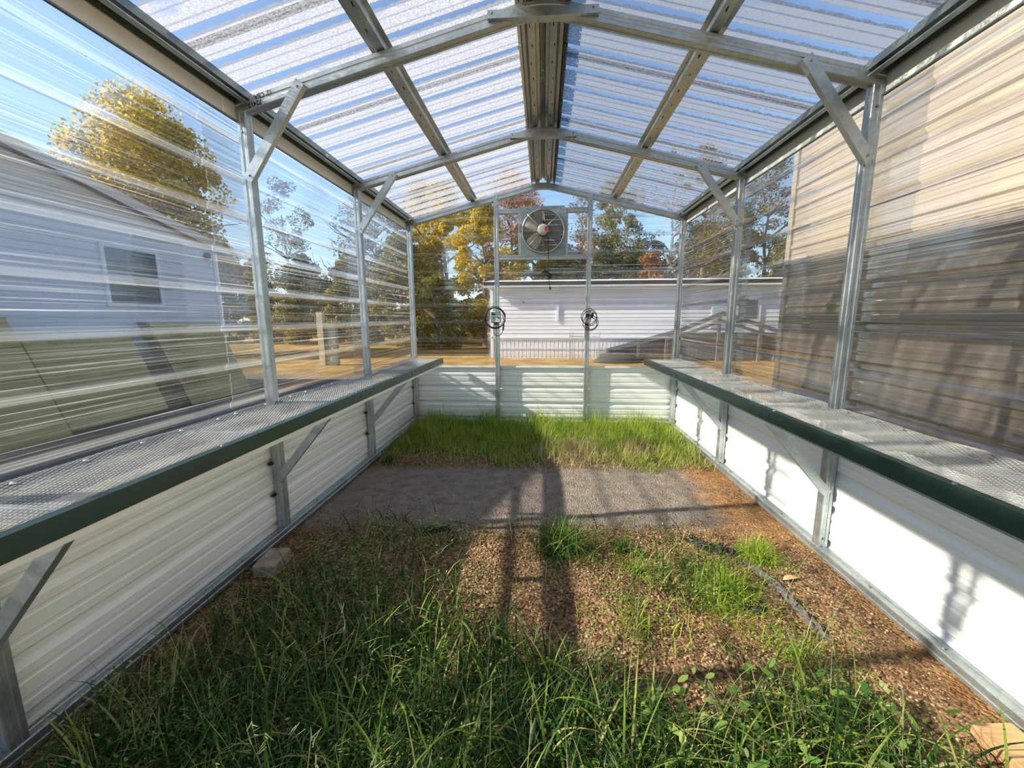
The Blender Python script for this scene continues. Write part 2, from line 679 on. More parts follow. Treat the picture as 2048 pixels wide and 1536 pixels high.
def text_mesh(name, body, size, mtx, m, parent):
    cu = bpy.data.curves.new(name, 'FONT')
    cu.body = body
    cu.size = size
    cu.align_x = 'CENTER'
    cu.align_y = 'CENTER'
    cu.shear = 0.15
    cu.offset = 0.0006
    tmp = bpy.data.objects.new('tmp', cu)
    COL.objects.link(tmp)
    dg = bpy.context.evaluated_depsgraph_get()
    me = bpy.data.meshes.new_from_object(tmp.evaluated_get(dg))
    bpy.data.objects.remove(tmp)
    bpy.data.curves.remove(cu)
    me.name = name
    me.transform(Matrix.Translation(-wloc(parent)) @ mtx)
    me.materials.clear()
    me.materials.append(m)
    o = bpy.data.objects.new(name, me)
    COL.objects.link(o)
    o.parent = parent
    return o


fr2 = frames[2]
al = math.atan(SL)
for body, x, dz, s in (("12' CBA", -1.645, .020, .034), ("72413", -1.70, -.014, .036)):
    z = raf(x) + .037 + dz
    Rm = Matrix.Rotation(-al + math.pi, 4, 'Y') @ Matrix.Rotation(math.radians(90), 4, 'X')
    text_mesh('handwriting', body, s, Matrix.Translation((x, YF[2] - .0035, z)) @ Rm, M_INK, fr2)

# ------------------------------------------------------------------ purlins, ridge, eaves, base rails


def hat(wd, h):
    t = .002
    return [(-wd * .75, 0), (-wd * .45, 0), (-wd * .30, -h), (wd * .30, -h), (wd * .45, 0), (wd * .75, 0), (wd * .75, t), (wd * .43, t), (wd * .28, -h + t), (-wd * .28, -h + t), (-wd * .43, t), (-wd * .75, t)]


def purlin(x, label, group, wd=.085, name='roof_purlin', z=None):
    s = -1 if x < 0 else 1
    upv = Vector((s * SL, 0, 1)).normalized()
    zz = roofz(x) - .004 if z is None else z
    o = thing(name, (x, 2.5, zz), label, 'purlin', group)
    MB().sweep(hat(wd, .032), [(x, Y0, zz), (x, 5.73, zz)], upv).build('channel', G_GALV, o)
    sl_ = MB()
    for k in range(26):
        yy = 0.9 + k * .187
        sl_ = MB().box((x - s * .003 + (0.006 if k % 2 else -.006), yy, zz - .0335), (.006, .03, .0016))
        if k % 1 == 0:
            sl_.build('slot', M_INK, o)
    return o


purlin(-.93, 'galvanized hat channel halfway up the left roof slope', 'roof purlins')
purlin(.93, 'galvanized hat channel halfway up the right roof slope', 'roof purlins')
purlin(-.075, 'galvanized hat channel just left of the ridge', 'ridge purlins', .075)
purlin(.075, 'galvanized hat channel just right of the ridge', 'ridge purlins', .075)
rc = thing('ridge_cap', (0, 2.5, 3.31), 'bent galvanized ridge cap closing the roof peak', 'ridge cap')
MB().sweep([(-.165, -.016), (0, .026), (.165, -.016), (.165, -.019), (0, .023), (-.165, -.019)], [(0, Y0 - .03, 3.292), (0, 5.77, 3.292)]).build('cap', G_DARK, rc)
for s in (-1, 1):
    st = thing('closure_strip', (s * .14, 2.5, roofz(.14) + .012), 'thin closure strip under the %s edge of the ridge cap' % ('left' if s < 0 else 'right'), 'strip', 'ridge closure strips')
    for k in range(9):
        MB().span((s * .135, Y0 + k * .70, roofz(.14) - .022), (s * .153, Y0 + k * .70 + .69, roofz(.14) + .004)).build('strip_piece', M_WHITE if s < 0 else M_BLACK, st)  # white pieces left of the ridge, black ones right

for s, nm in ((-1, 'left'), (1, 'right')):
    o = thing('eave_purlin', (s * 1.80, 2.5, 2.80), 'galvanized eave channel along the top of the %s wall' % nm, 'purlin', 'eave purlins')
    upv = Vector((s * SL, 0, 1)).normalized()
    MB().sweep([(-.05, -.052), (-.05, 0), (.045, 0), (.045, -.052), (.041, -.052), (.041, -.004), (-.046, -.004), (-.046, -.052)],
               [(s * 1.79, Y0, roofz(1.79) - .008), (s * 1.79, 5.72, roofz(1.79) - .008)], upv).build('channel', G_DARK, o)
    MB().span((s * 1.738, Y0, 2.772), (s * 1.772, 5.66, 2.778)).build('lip', G_GALV, o)
    e = tag(thing('trim_%d' % (1 if s < 0 else 2), (s * 1.832, 2.5, 2.68), 'flat pale strip under the eave of the %s wall' % nm), kind='structure')
    for a, b in ((Y0, 2.46), (2.462, 4.02), (4.022, 5.72)):
        MB().span((s * 1.8315, a, 2.682), (s * 1.8355, b, 2.795)).build('fascia_strip', M_BOUNCE if s < 0 else M_STONE, e)
    MB().span((s * 1.822, Y0, 2.674), (s * 1.837, 5.72, 2.682)).build('drip_edge', G_DARK, e)
    b = thing('base_rail', (s * 1.80, 2.5, 0), 'galvanized base rail on the ground along the %s wall' % nm, 'rail', 'base rails on the ground')
    MB().sweep(TUBE, [(s * 1.795, Y0, .03), (s * 1.795, 5.72, .03)]).build('rail_tube', G_GALV, b)
    for k in range(12):
        MB().lathe([(.008, 0), (.008, .004), (.002, .007)], (s * 1.79, .9 + k * .42, .0595), (0, 0, 1), 8).build('bolt', G_DARK, b)
b = thing('base_rail', (0, 5.69, 0), 'galvanized base rail behind the grass at the back wall', 'rail', 'base rails on the ground')
MB().sweep(TUBE, [(-1.765, 5.69, .03), (1.765, 5.69, .03)]).build('rail_tube', G_GALV, b)

# end wall studs and fan rails
for x, nm in ((-.6155, 'left of the fan, carrying the square thermostat'), (.6125, 'right of the fan, carrying the narrow outlet box')):
    o = thing('wall_stud', (x, YB + .03, .06), 'galvanized stud ' + nm, 'post', 'studs in the back wall')
    MB().sweep(TUBE, [(x, YB + .028, .06), (x, YB + .028, raf(x) + .05)], (0, 1, 0)).build('tube', G_GALV, o)
    MB().span((x - .028, YB - .006, raf(x) - .07), (x + .028, YB - .002, raf(x) + .03)).build('clip', G_GALV, o)
    for dx in (-.014, .014):
        MB().lathe([(.005, 0), (.005, .003), (.001, .005)], (x + dx, YB - .006, raf(x) + .012), (0, -1, 0), 6).build('screw', G_DARK, o)
for z, nm in ((2.885, 'above'), (2.298, 'below')):
    o = thing('fan_rail', (0, YB + .03, z), 'galvanized crosspiece between the studs %s the fan' % nm, 'rail', 'fan rails')
    MB().sweep(TUBE, [(-.586, YB + .028, z), (.582, YB + .028, z)]).build('tube', G_GALV, o)
for x, nm in ((-.30, 'left'), (.31, 'right')):
    o = thing('fan_jamb', (x, YB + .03, 2.33), 'short galvanized upright at the %s edge of the fan' % nm, 'post', 'fan uprights')
    MB().sweep([(a * .7, b_) for a, b_ in TUBE], [(x, YB + .028, 2.328), (x, YB + .028, 2.855)], (0, 1, 0)).build('tube', G_GALV, o)

# ------------------------------------------------------------------ shelves along both walls
ZT = 0.945
XF = 1.375


def expanded(x0, x1, y0, y1, z, par):
    """diamond mesh of thin steel strands"""
    LW, SW = 0.036, 0.0165            # long way along y, short way along x
    nx = int(round((x1 - x0) / SW))
    ny = int(round((y1 - y0) / LW))
    sx = (x1 - x0) / nx
    sy_ = (y1 - y0) / ny
    i, j = np.meshgrid(np.arange(nx), np.arange(ny), indexing='ij')
    i = i.ravel()
    j = j.ravel()
    segs = []
    # each cell gives an X of four half strands meeting at its corners / centre lines
    xa = x0 + i * sx
    ya = y0 + j * sy_
    segs.append((xa, ya, xa + sx / 2, ya + sy_ / 2))
    segs.append((xa + sx, ya, xa + sx / 2, ya + sy_ / 2))
    segs.append((xa + sx / 2, ya + sy_ / 2, xa, ya + sy_))
    segs.append((xa + sx / 2, ya + sy_ / 2, xa + sx, ya + sy_))
    A = np.concatenate([np.stack(s[:2], 1) for s in segs])
    B = np.concatenate([np.stack(s[2:], 1) for s in segs])
    d = B - A
    d /= np.linalg.norm(d, axis=1)[:, None]
    pn = np.stack([-d[:, 1], d[:, 0]], 1) * 0.00095
    n = len(A)
    wob = 0.004 * np.sin(A[:, 1] * 5.1) + 0.003 * np.sin(A[:, 1] * 11.3 + 1)
    wob2 = 0.004 * np.sin(B[:, 1] * 5.1) + 0.003 * np.sin(B[:, 1] * 11.3 + 1)
    ea = np.clip((np.abs(A[:, 0]) - 1.70) / .1, 0, 1)
    eb = np.clip((np.abs(B[:, 0]) - 1.70) / .1, 0, 1)
    za = z + (wob + .010) * ea
    zb = z + (wob2 + .010) * eb
    V = np.zeros((n, 6, 3))
    V[:, 0, :2] = A - pn; V[:, 0, 2] = za + .0008
    V[:, 1, :2] = A + pn; V[:, 1, 2] = za + .0008
    V[:, 2, :2] = B + pn; V[:, 2, 2] = zb + .0008
    V[:, 3, :2] = B - pn; V[:, 3, 2] = zb + .0008
    V[:, 4, :2] = A; V[:, 4, 2] = za - .0008
    V[:, 5, :2] = B; V[:, 5, 2] = zb - .0008
    base = (np.arange(n) * 6)[:, None]
    F = np.concatenate([base + np.array([0, 3, 2, 1]), base + np.array([0, 4, 5, 3]), base + np.array([1, 2, 5, 4])])
    o = bigmesh('mesh_top', V.reshape(-1, 3), F, M_MESH, par)
    tag(o, 'expanded steel diamond mesh shelf top', kind='stuff')
    return o


for s, nm in ((-1, 'left'), (1, 'right')):
    bn = thing('mesh_shelf', (s * 1.6, 2.5, .86), 'long wire mesh shelf with dark green edge along the %s wall' % nm, 'shelf', 'wire mesh shelves')
    xs = sorted((s * (XF + .002), s * 1.828))
    expanded(xs[0], xs[1], 0.75, 5.65, ZT, bn)
    # folded green edge trim in lengths
    cuts = [0.2, 2.62 if s > 0 else 3.10, 4.36, 5.65]
    for a, b in zip(cuts[:-1], cuts[1:]):
        a2 = a + .0015
        tr = MB()
        tr.sweep([(0, 0), (0, -.072), (-s * .022, -.072), (-s * .022, -.069), (-s * .003, -.069), (-s * .003, -.003), (-s * .038, -.003), (-s * .038, 0)],
                 [(s * XF, b, ZT + .006), (s * XF, a2, ZT + .006)])
        eb = tr.build('edge_trim', M_GREEN, bn)
        MB().span((s * (XF + .003), a2, ZT - (.090 if s < 0 else .076)), (s * (XF + .030), b, ZT - .0662)).build('lower_lip', M_BOUNCE if s < 0 else G_GALV, eb)  # light from the ground is put into the left lip's cream
        for yy in (a + .16, (a + b) / 2, b - .12):
            MB().lathe([(.009, 0), (.009, .002), (.006, .005), (.001, .007)], (s * (XF + .018), yy, ZT + .006), (0, 0, 1), 8).build('screw', G_DARK, eb)
        MB().lathe([(.008, 0), (.008, .002), (.001, .006)], (s * XF, b - .1, ZT - .03), (-s, 0, 0), 8).build('screw', M_BLACK, eb)
    # carrying rails
    MB().sweep([(-.012, 0), (.012, 0), (.012, -.003), (-.009, -.003), (-.009, -.028), (-.012, -.028)], [(s * 1.735, .75, ZT - .003), (s * 1.735, 5.65, ZT - .003)]).build('back_rail', G_GALV, bn)
    MB().sweep(uchan(.03, .025), [(s * 1.41, .75, ZT - .004), (s * 1.41, 5.65, ZT - .004)]).build('front_rail', G_GALV, bn)
    for k, yy in enumerate((1.06, 1.90, 2.71, 3.60, 4.40, 5.10)):
        MB().sweep([(-.015, 0), (.015, 0), (.015, -.003), (-.012, -.003), (-.012, -.04), (-.015, -.04)], [(s * 1.39, yy, ZT - .003), (s * 1.80, yy, ZT - .003)]).build('cross_bar', G_GALV, bn)
        MB().span((s * 1.728, yy - .004, ZT - .055), (s * 1.736, yy + .006, ZT - .002)).build('hook', M_WIRE, bn)
    for k in range(22):
        yy = .95 + k * .22 + random.uniform(-.05, .05)
        MB().lathe([(.010, 0), (.010, .002), (.006, .006), (.001, .008)], (s * 1.775, yy, ZT + .012), (0, 0, 1), 8).build('screw', M_WIRE, bn)
    # sloping brackets from the legs to the shelf edge
    for i in (1, 2, 3):
        y = YF[i]
        a = Vector((s * 1.775, y - .03, .425))
        b = Vector((s * 1.395, y - .03, .872))
        MB().sweep(uchan(0.05, 0.028), [a, b], (0, -1, 0)).build('bracket', G_GALV, bn)

# ------------------------------------------------------------------ exhaust fan
FC = Vector((0.005, YB - .03, 2.625))
fan = thing('exhaust_fan', (FC.x, FC.y, 2.315), 'round wall exhaust fan in a grey square plate with a pale motor', 'fan')
pm = MB()
n = 64
half_w, half_h, rh = .298, .312, .268
for k in range(n):
    def sq(t):
        c, s_ = math.cos(t), math.sin(t)
        q = max(abs(c), abs(s_))
        return (FC.x + half_w * c / q, FC.z + half_h * s_ / q)
    t0, t1 = 2 * math.pi * (k + .5) / n, 2 * math.pi * (k + 1.5) / n
    a, b = sq(t0), sq(t1)
    c0 = (FC.x + rh * math.cos(t0), FC.z + rh * math.sin(t0))
    c1 = (FC.x + rh * math.cos(t1), FC.z + rh * math.sin(t1))
    y_ = YB - .008
    pm.quad((a[0], y_, a[1]), (b[0], y_, b[1]), (c1[0], y_, c1[1]), (c0[0], y_, c0[1]))
    pm.quad((a[0], y_, a[1]), (a[0], y_ + .02, a[1]), (b[0], y_ + .02, b[1]), (b[0], y_, b[1]))
    pm.quad((c0[0], y_, c0[1]), (c1[0], y_, c1[1]), (c1[0], y_ + .075, c1[1]), (c0[0], y_ + .075, c0[1]))
pl = pm.build('mounting_plate', M_FANPLATE, fan)
for dx in (-.275, -.21, .21, .275):
    for dz in (-.285, .285):
        MB().lathe([(.007, 0), (.007, .003), (.001, .006)], (FC.x + dx, YB - .008, FC.z + dz * (1 if abs(dx) < .25 else .62)), (0, -1, 0), 6).build('bolt', G_GALV, pl)
MB().ring((FC.x, YB - .018, FC.z), .272, .010, n=64, k=8).build('rim', M_WIRE, fan, True)
g = MB()
for k in range(17):
    R = .065 + k * .0119
    g.ring((FC.x, YB - .035 + .012 * (k / 16), FC.z), R, .0019, n=56, k=4)
for k in range(8):
    t = k * math.pi / 4
    d = Vector((math.sin(t), 0, math.cos(t)))
    g.tube([FC + d * .05 + Vector((0, -.005, 0)), FC + d * .262 + Vector((0, .008, 0))], .0022 if k % 2 == 0 else .0014, 6, (0, 1, 0))
tag(g.build('wire_guard', M_WIRE, fan, True), 'concentric wire guard')
for t in (45, 135, 225, 315):
    d = Vector((math.sin(math.radians(t)), 0, math.cos(math.radians(t))))
    MB().tube([FC + d * .07 + Vector((0, -.07, 0)), FC + d * .285 + Vector((0, -.01, 0)), FC + d * .305 + Vector((0, .018, 0))], .0034, 7, (0, 1, 0)).build('support_rod', M_WIRE, fan, True)
mo = MB().lathe([(.058, .06), (.068, .05), (.071, -.02), (.071, -.085), (.064, -.10), (.034, -.106), (.001, -.107)], FC, (0, 1, 0), 28).build('motor', M_MOTOR, fan, True)
MB().lathe([(.072, -.050), (.0745, -.044), (.0745, -.026), (.072, -.020)], FC + Vector((0, 0, -.003)), (0, 1, 0), 28).build('band', M_BLACK, mo, True)
MB().lathe([(.001, -.055), (.018, -.05), (.022, -.03), (.022, .02), (.014, .028), (.001, .03)], FC + Vector((0, -.05, .085)), (0, .25, 1), 14).build('capacitor', M_BLACK, mo, True)
MB().box(FC + Vector((.040, -.103, .008)), (.042, .012, .052), bev=.003).build('tag', M_RED, mo)
MB().box(FC + Vector((.058, -.088, -.006)), (.02, .03, .06), bev=.004).build('junction_cap', M_GREYBOX, mo)
for k, t in enumerate((222, 342, 102)):
    bl = MB()
    tt = math.radians(t)
    d = Vector((math.sin(tt), 0, math.cos(tt)))
    sd = Vector((math.cos(tt), 0, -math.sin(tt)))
    rows = []
    for q, (r, wd, tw) in enumerate([(.055, .035, .02), (.10, .062, .03), (.17, .078, .03), (.225, .080, .026), (.245, .066, .022)]):
        rows.append([FC + d * r + sd * (wd * f) + Vector((0, .022 + tw * f * -1 + .006 * (1 - f * f), 0)) for f in (-1, -.5, 0, .5, 1)])
    nv = len(bl.v)
    for dy in (0, .003):
        for row in rows:
            bl.v += [tuple(p + Vector((0, dy, 0))) for p in row]
    for lay in (0, 25):
        for a in range(4):
            for b in range(4):
                bl.f.append(tuple(nv + lay + z for z in (a * 5 + b, a * 5 + b + 1, a * 5 + b + 6, a * 5 + b + 5)))
    bo = bl.build('blade', M_BLADE if k == 0 else M_SHUT, fan, True)  # light and shade on the blades put into their colours
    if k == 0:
        tag(bo, 'white blade painted lighter than the rest as if lit')
for k in range(9):
    z = FC.z - .255 + k * .064
    hw = .27
    MB().box((FC.x, YB + .088, z), (hw * 2, .004, .06), Matrix.Rotation(math.radians(22), 3, 'X')).build('shutter_slat', M_SHUT, fan)
MB().span((FC.x - .29, YB + .07, FC.z - .30), (FC.x - .268, YB + .105, FC.z + .30)).build('shutter_frame', M_FANPLATE, fan)
MB().span((FC.x + .268, YB + .07, FC.z - .30), (FC.x + .29, YB + .105, FC.z + .30)).build('shutter_frame', M_FANPLATE, fan)


def smooth_path(pts, n=6):
    P = [Vector(p) for p in pts]
    out = []
    for i in range(len(P) - 1):
        p0, p1, p2, p3 = P[max(0, i - 1)], P[i], P[i + 1], P[min(len(P) - 1, i + 2)]
        for k in range(n):
            t = k / n
            out.append(0.5 * ((2 * p1) + (-p0 + p2) * t + (2 * p0 - 5 * p1 + 4 * p2 - p3) * t * t + (-p0 + 3 * p1 - 3 * p2 + p3) * t ** 3))
    out.append(P[-1])
    return out


pc = thing('power_cord', (.09, YB - .10, 1.87), 'black power cord hanging from the fan with a knotted bundle', 'cord')
MB().tube(smooth_path([(.062, YB - .125, 2.60), (.070, YB - .13, 2.52), (.074, YB - .10, 2.35), (.078, YB - .09, 2.2), (.076, YB - .09, 2.06), (.09, YB - .09, 1.97), (.102, YB - .09, 1.90)]), .0045, 7, (0, 1, 0)).build('cable', M_BLACK, pc, True)
bd = MB()
for k in range(4):
    c = Vector((.058 + .01 * k, YB - .09, 2.085 - .008 * k))
    pts = [c + Vector((math.cos(t) * .052 - .01, .012 * math.sin(2 * t + k), math.sin(t) * .022 - .35 * math.cos(t) * .04)) for t in np.linspace(0, 2 * math.pi, 15)]
    bd.tube(pts, .0045, 6, (0, 1, 0))
bd.lathe([(.001, -.03), (.014, -.025), (.017, 0), (.014, .025), (.001, .03)], (.10, YB - .09, 2.04), (.5, 0, -1), 10)
bd.build('bundle', M_BLACK, pc, True)
MB().box((.104, YB - .09, 1.886), (.022, .018, .036), bev=.004).build('plug', M_BLACK, pc)


def coil(cx, cz, y, radii, seed):
    r_ = random.Random(seed)
    m_ = MB()
    for R in radii:
        ox, oz = r_.uniform(-.012, .012), r_.uniform(-.012, .012)
        ph = r_.uniform(0, 6)
        pts = [Vector((cx + ox + R * math.cos(t) * (1 + .06 * math.sin(2 * t + ph)), y + .012 * math.sin(t + ph), cz + oz + R * 1.05 * math.sin(t))) for t in np.linspace(0, 2 * math.pi, 33)]
        m_.tube(pts, .0048, 7, (0, 1, 0))
    return m_


yb = YB - .055
th = thing('thermostat', (-.625, YB - .02, 1.45), 'square pale green thermostat box ringed by a coiled black cord', 'thermostat')
bx_ = MB().box((-.628, YB - .036, 1.515), (.142, .062, .152), bev=.010).build('housing', M_GREYBOX, th)
MB().box((-.628, YB - .070, 1.515), (.128, .008, .138), bev=.004).build('front_plate', M_BOX, bx_)
MB().box((-.652, YB - .0755, 1.553), (.058, .004, .014)).build('printed_bar', M_INK, bx_)
MB().box((-.660, YB - .0755, 1.572), (.046, .004, .007)).build('printed_bar', M_INK, bx_)
MB().box((-.598, YB - .0755, 1.553), (.022, .004, .008)).build('printed_bar', M_GREYBOX, bx_)
MB().lathe([(.012, 0), (.012, .006), (.009, .012), (.001, .013)], (-.590, YB - .074, 1.508), (0, -1, 0), 16).build('knob', M_BLACK, th, True)
MB().sweep([(-.011, -.009), (.011, -.009), (0, .011)], [(-.650, YB - .074, 1.505), (-.650, YB - .078, 1.505)], (0, 0, 1)).build('dial_mark', M_INK, th)
MB().box((-.628, YB - .04, 1.428), (.05, .03, .03), bev=.006).build('cord_gland', M_BLACK, th)
MB().span((-.712, YB - .05, 1.49), (-.700, YB - .02, 1.58)).build('side_clip', M_BLACK, th)
coil(-.628, 1.50, yb - .03, (.135, .130, .125, .138), 3).build('coiled_cord', M_BLACK, th, True)
MB().tube(smooth_path([(-.64, yb, 1.425), (-.655, yb, 1.36), (-.645, yb, 1.29), (-.605, yb, 1.262), (-.56, yb, 1.28), (-.53, yb, 1.33), (-.518, yb, 1.40), (-.515, yb, 1.47), (-.54, yb, 1.55)]), .0045, 7, (0, 1, 0)).build('dangling_cord', M_BLACK, th, True)
MB().lathe([(.004, -.042), (.010, -.034), (.012, 0), (.010, .034), (.004, .042)], (-.523, yb, 1.378), (.12, 0, 1), 10).build('connector', M_BLACK, th, True)

ob = thing('outlet_box', (.622, YB - .02, 1.40), 'narrow grey outlet box ringed by a coiled black cord', 'outlet')
bx_ = MB().box((.612, YB - .03, 1.523), (.082, .05, .155), bev=.008).build('housing', M_GREYBOX, ob)
MB().box((.612, YB - .058, 1.455), (.07, .01, .03), bev=.003).build('label_plate', M_BLADE, bx_)
MB().lathe([(.026, 0), (.026, .004), (.020, .014), (.001, .016)], (.606, YB - .055, 1.530), (0, -1, 0), 18).build('knob', M_BLACK, ob, True)
MB().box((.668, YB - .05, 1.535), (.03, .035, .075), Matrix.Rotation(.2, 3, 'Y'), bev=.008).build('plug', M_BLACK, ob)
MB().box((.595, YB - .05, 1.412), (.045, .03, .026), bev=.006).build('cord_gland', M_BLACK, ob)
coil(.628, 1.505, yb - .012, (.098, .094), 8).build('coiled_cord', M_BLACK, ob, True)
coil(.645, 1.435, yb - .02, (.096, .072), 9).build('coiled_cord', M_BLACK, ob, True)

# ------------------------------------------------------------------ ground


def mk_floor():
    m, t, out = mat('clay_and_gravel')
    p = N(t, 'BsdfPrincipled')
    setin(p, Roughness=0.95)
    p.inputs['Specular IOR Level'].default_value = 0.15
    pos = N(t, 'NewGeometry').outputs['Position']
    sx = N(t, 'SeparateXYZ')
    t.links.new(pos, sx.inputs[0])
    big = noise(t, 1.6, 4, pos)
    mid = noise(t, 9, 4, pos)
    fine = noise(t, 120, 3, pos)
    vo = N(t, 'TexVoronoi')
    setin(vo, Scale=75.0)
    t.links.new(pos, vo.inputs['Vector'])
    # red brown gravel soil
    soil = ramp(t, math_(t, 'ADD', math_(t, 'MULTIPLY', vo.outputs['Color'], .55), math_(t, 'MULTIPLY', mid, .45)),
                [(0.25, (.05, .028, .016)), (0.5, (.20, .115, .058)), (0.75, (.42, .27, .15))])
    clay = ramp(t, mid, [(0.3, (.34, .15, .05)), (0.7, (.50, .27, .11))])
    cl_f = ramp(t, math_(t, 'ADD', math_(t, 'MULTIPLY', big, 1.0), math_(t, 'MULTIPLY', math_(t, 'SUBTRACT', sx.outputs[0], .9), .22)), [(0.56, 0), (0.74, .55)])
    soil = mixcol(t, cl_f, soil, clay)
    pad = ramp(t, math_(t, 'ADD', math_(t, 'MULTIPLY', fine, .6), math_(t, 'MULTIPLY', mid, .4)), [(0.3, (.10, .083, .068)), (0.5, (.25, .21, .172)), (0.72, (.42, .365, .30))])
    # packed grey strip across the floor between two ragged edges
    yy = math_(t, 'ADD', sx.outputs[1], math_(t, 'MULTIPLY', math_(t, 'SUBTRACT', mid, .5), .35))
    yy = math_(t, 'ADD', yy, math_(t, 'MULTIPLY', sx.outputs[0], -.07))
    m1 = ramp(t, math_(t, 'MULTIPLY', math_(t, 'SUBTRACT', yy, 2.72), 5.0, True), [(0, 0), (1, 1)])
    m2 = ramp(t, math_(t, 'MULTIPLY', math_(t, 'SUBTRACT', 4.15, yy), 5.0, True), [(0, 0), (1, 1)])
    xx = ramp(t, math_(t, 'MULTIPLY', math_(t, 'SUBTRACT', 1.55, math_(t, 'ADD', sx.outputs[0], math_(t, 'MULTIPLY', math_(t, 'SUBTRACT', big, .5), .8))), 4.0, True), [(0, 0), (1, 1)])
    pf = math_(t, 'MULTIPLY', math_(t, 'MULTIPLY', m1, m2), xx)
    t.links.new(mixcol(t, pf, soil, pad), p.inputs['Base Color'])
    hb = math_(t, 'ADD', math_(t, 'MULTIPLY', vo.outputs['Distance'], -1.2), math_(t, 'MULTIPLY', fine, .6))
    t.links.new(bump(t, hb, .6, .012), p.inputs['Normal'])
    t.links.new(p.outputs[0], out.inputs[0])
    return m


M_FLOOR = mk_floor()
gx = np.linspace(-1.93, 1.93, 110)
gy = np.linspace(-1.2, 5.78, 190)


def floor_h(x, y):
    x = np.asarray(x, float)
    y = np.asarray(y, float)
    h = .018 * np.sin(x * 2.1 + .5) * np.sin(y * 1.7) + .010 * np.sin(x * 5.3 + y * 2.9) + .006 * np.sin(x * 11 - y * 8.3)
    k = np.clip((2.75 - y) / .4, 0.25, 1) * np.clip((1.75 - np.abs(x)) / .2, 0.0, 1)
    return h * k - .012


X, Y = np.meshgrid(gx, gy, indexing='ij')
Z = floor_h(X, Y)
V = np.stack([X, Y, Z], -1).reshape(-1, 3)
ii, jj = np.meshgrid(np.arange(len(gx) - 1), np.arange(len(gy) - 1), indexing='ij')
a = (ii * len(gy) + jj).ravel()
F = np.stack([a, a + len(gy), a + len(gy) + 1, a + 1], 1)
fl = bigmesh('floor', V, F, M_FLOOR, None, True)
tag(fl, 'bare clay and gravel floor with a packed grey strip across it', kind='structure')


def mk_yard():
    m, t, out = mat('yard_ground')
    p = N(t, 'BsdfPrincipled')
    setin(p, Roughness=0.95)
    p.inputs['Specular IOR Level'].default_value = 0.1
    pos = N(t, 'NewGeometry').outputs['Position']
    sx = N(t, 'SeparateXYZ')
    t.links.new(pos, sx.inputs[0])
    mid = noise(t, 1.2, 5, pos)
    fine = noise(t, 22, 4, pos)
    f = math_(t, 'ADD', math_(t, 'MULTIPLY', mid, .5), math_(t, 'MULTIPLY', fine, .5))
    straw = ramp(t, f, [(0.34, (.10, .062, .02)), (0.5, (.30, .185, .062)), (0.66, (.46, .315, .13))])
    dirt = ramp(t, f, [(0.3, (.085, .07, .055)), (0.5, (.19, .16, .13)), (0.7, (.30, .26, .22))])
    # bare drive between the buildings, leaf covered lawn behind
    e = math_(t, 'ADD', math_(t, 'ADD', sx.outputs[1], math_(t, 'MULTIPLY', sx.outputs[0], .22)), math_(t, 'MULTIPLY', math_(t, 'SUBTRACT', mid, .5), 2.0))
    g_ = ramp(t, math_(t, 'MULTIPLY', math_(t, 'SUBTRACT', e, 8.6), .8, True), [(0, 0), (1, 1)])
    rt_ = ramp(t, math_(t, 'MULTIPLY', sx.outputs[0], 2.0, True), [(0, 0), (1, 1)])
    gg = math_(t, 'MAXIMUM', g_, rt_)
    t.links.new(mixcol(t, gg, dirt, straw), p.inputs['Base Color'])
    t.links.new(bump(t, fine, .8, .05), p.inputs['Normal'])
    t.links.new(p.outputs[0], out.inputs[0])
    return m


M_YARD = mk_yard()
yd = MB()
ring_in = [(-1.93, -1.2), (1.93, -1.2), (1.93, 5.78), (-1.93, 5.78)]
ring_out = [(-90, -60), (90, -60), (90, 140), (-90, 140)]
for k in range(4):
    a, b = ring_in[k], ring_in[(k + 1) % 4]
    c, d = ring_out[(k + 1) % 4], ring_out[k]
    yd.quad((*a, -.012), (*b, -.012), (*c, -.012), (*d, -.012))
o = yd.build('yard', M_YARD)
tag(o, 'yard of bare dirt and leaf covered lawn around the greenhouse', kind='structure')

# ------------------------------------------------------------------ leafy materials


def mk_leaf(name, stops, transl=0.4, rough=0.6):
    m, t, out = mat(name)
    rnd = N(t, 'NewGeometry').outputs['Random Per Island']
    c = ramp(t, rnd, stops)
    df = N(t, 'BsdfPrincipled')
    setin(df, Roughness=rough)
    df.inputs['Specular IOR Level'].default_value = 0.25
    tl = N(t, 'BsdfTranslucent')
    t.links.new(c, df.inputs['Base Color'])
    t.links.new(c, tl.inputs[0])
    mx = N(t, 'MixShader')
    mx.inputs[0].default_value = transl
    t.links.new(df.outputs[0], mx.inputs[1])
    t.links.new(tl.outputs[0], mx.inputs[2])
    t.links.new(mx.outputs[0], out.inputs[0])
    return m


L_GRASS = mk_leaf('weed_grass', [(0, (.016, .045, .011)), (.35, (.034, .09, .017)), (.62, (.08, .175, .026)), (.85, (.28, .38, .06)), (.95, (.46, .46, .15)), (1, (.50, .43, .20))])
L_BERM = mk_leaf('fine_bright_grass', [(0, (.11, .22, .015)), (.35, (.24, .40, .025)), (.7, (.42, .55, .05)), (.88, (.58, .60, .15)), (1, (.68, .59, .30))], .5)
L_STALK = mk_leaf('pale_seed_stalk', [(0, (.14, .22, .07)), (.5, (.30, .34, .15)), (1, (.46, .44, .26))])
L_STRAW = mk_leaf('dry_straw', [(0, (.30, .21, .10)), (.5, (.46, .36, .19)), (1, (.60, .50, .30))], .2)
L_WEED = mk_leaf('small_weed_leaves', [(0, (.06, .15, .03)), (.5, (.17, .31, .06)), (.85, (.38, .48, .12)), (1, (.60, .62, .28))])
L_YEL = mk_leaf('yellow_leaves', [(0, (.75, .62, .02)), (1, (.88, .80, .08))])
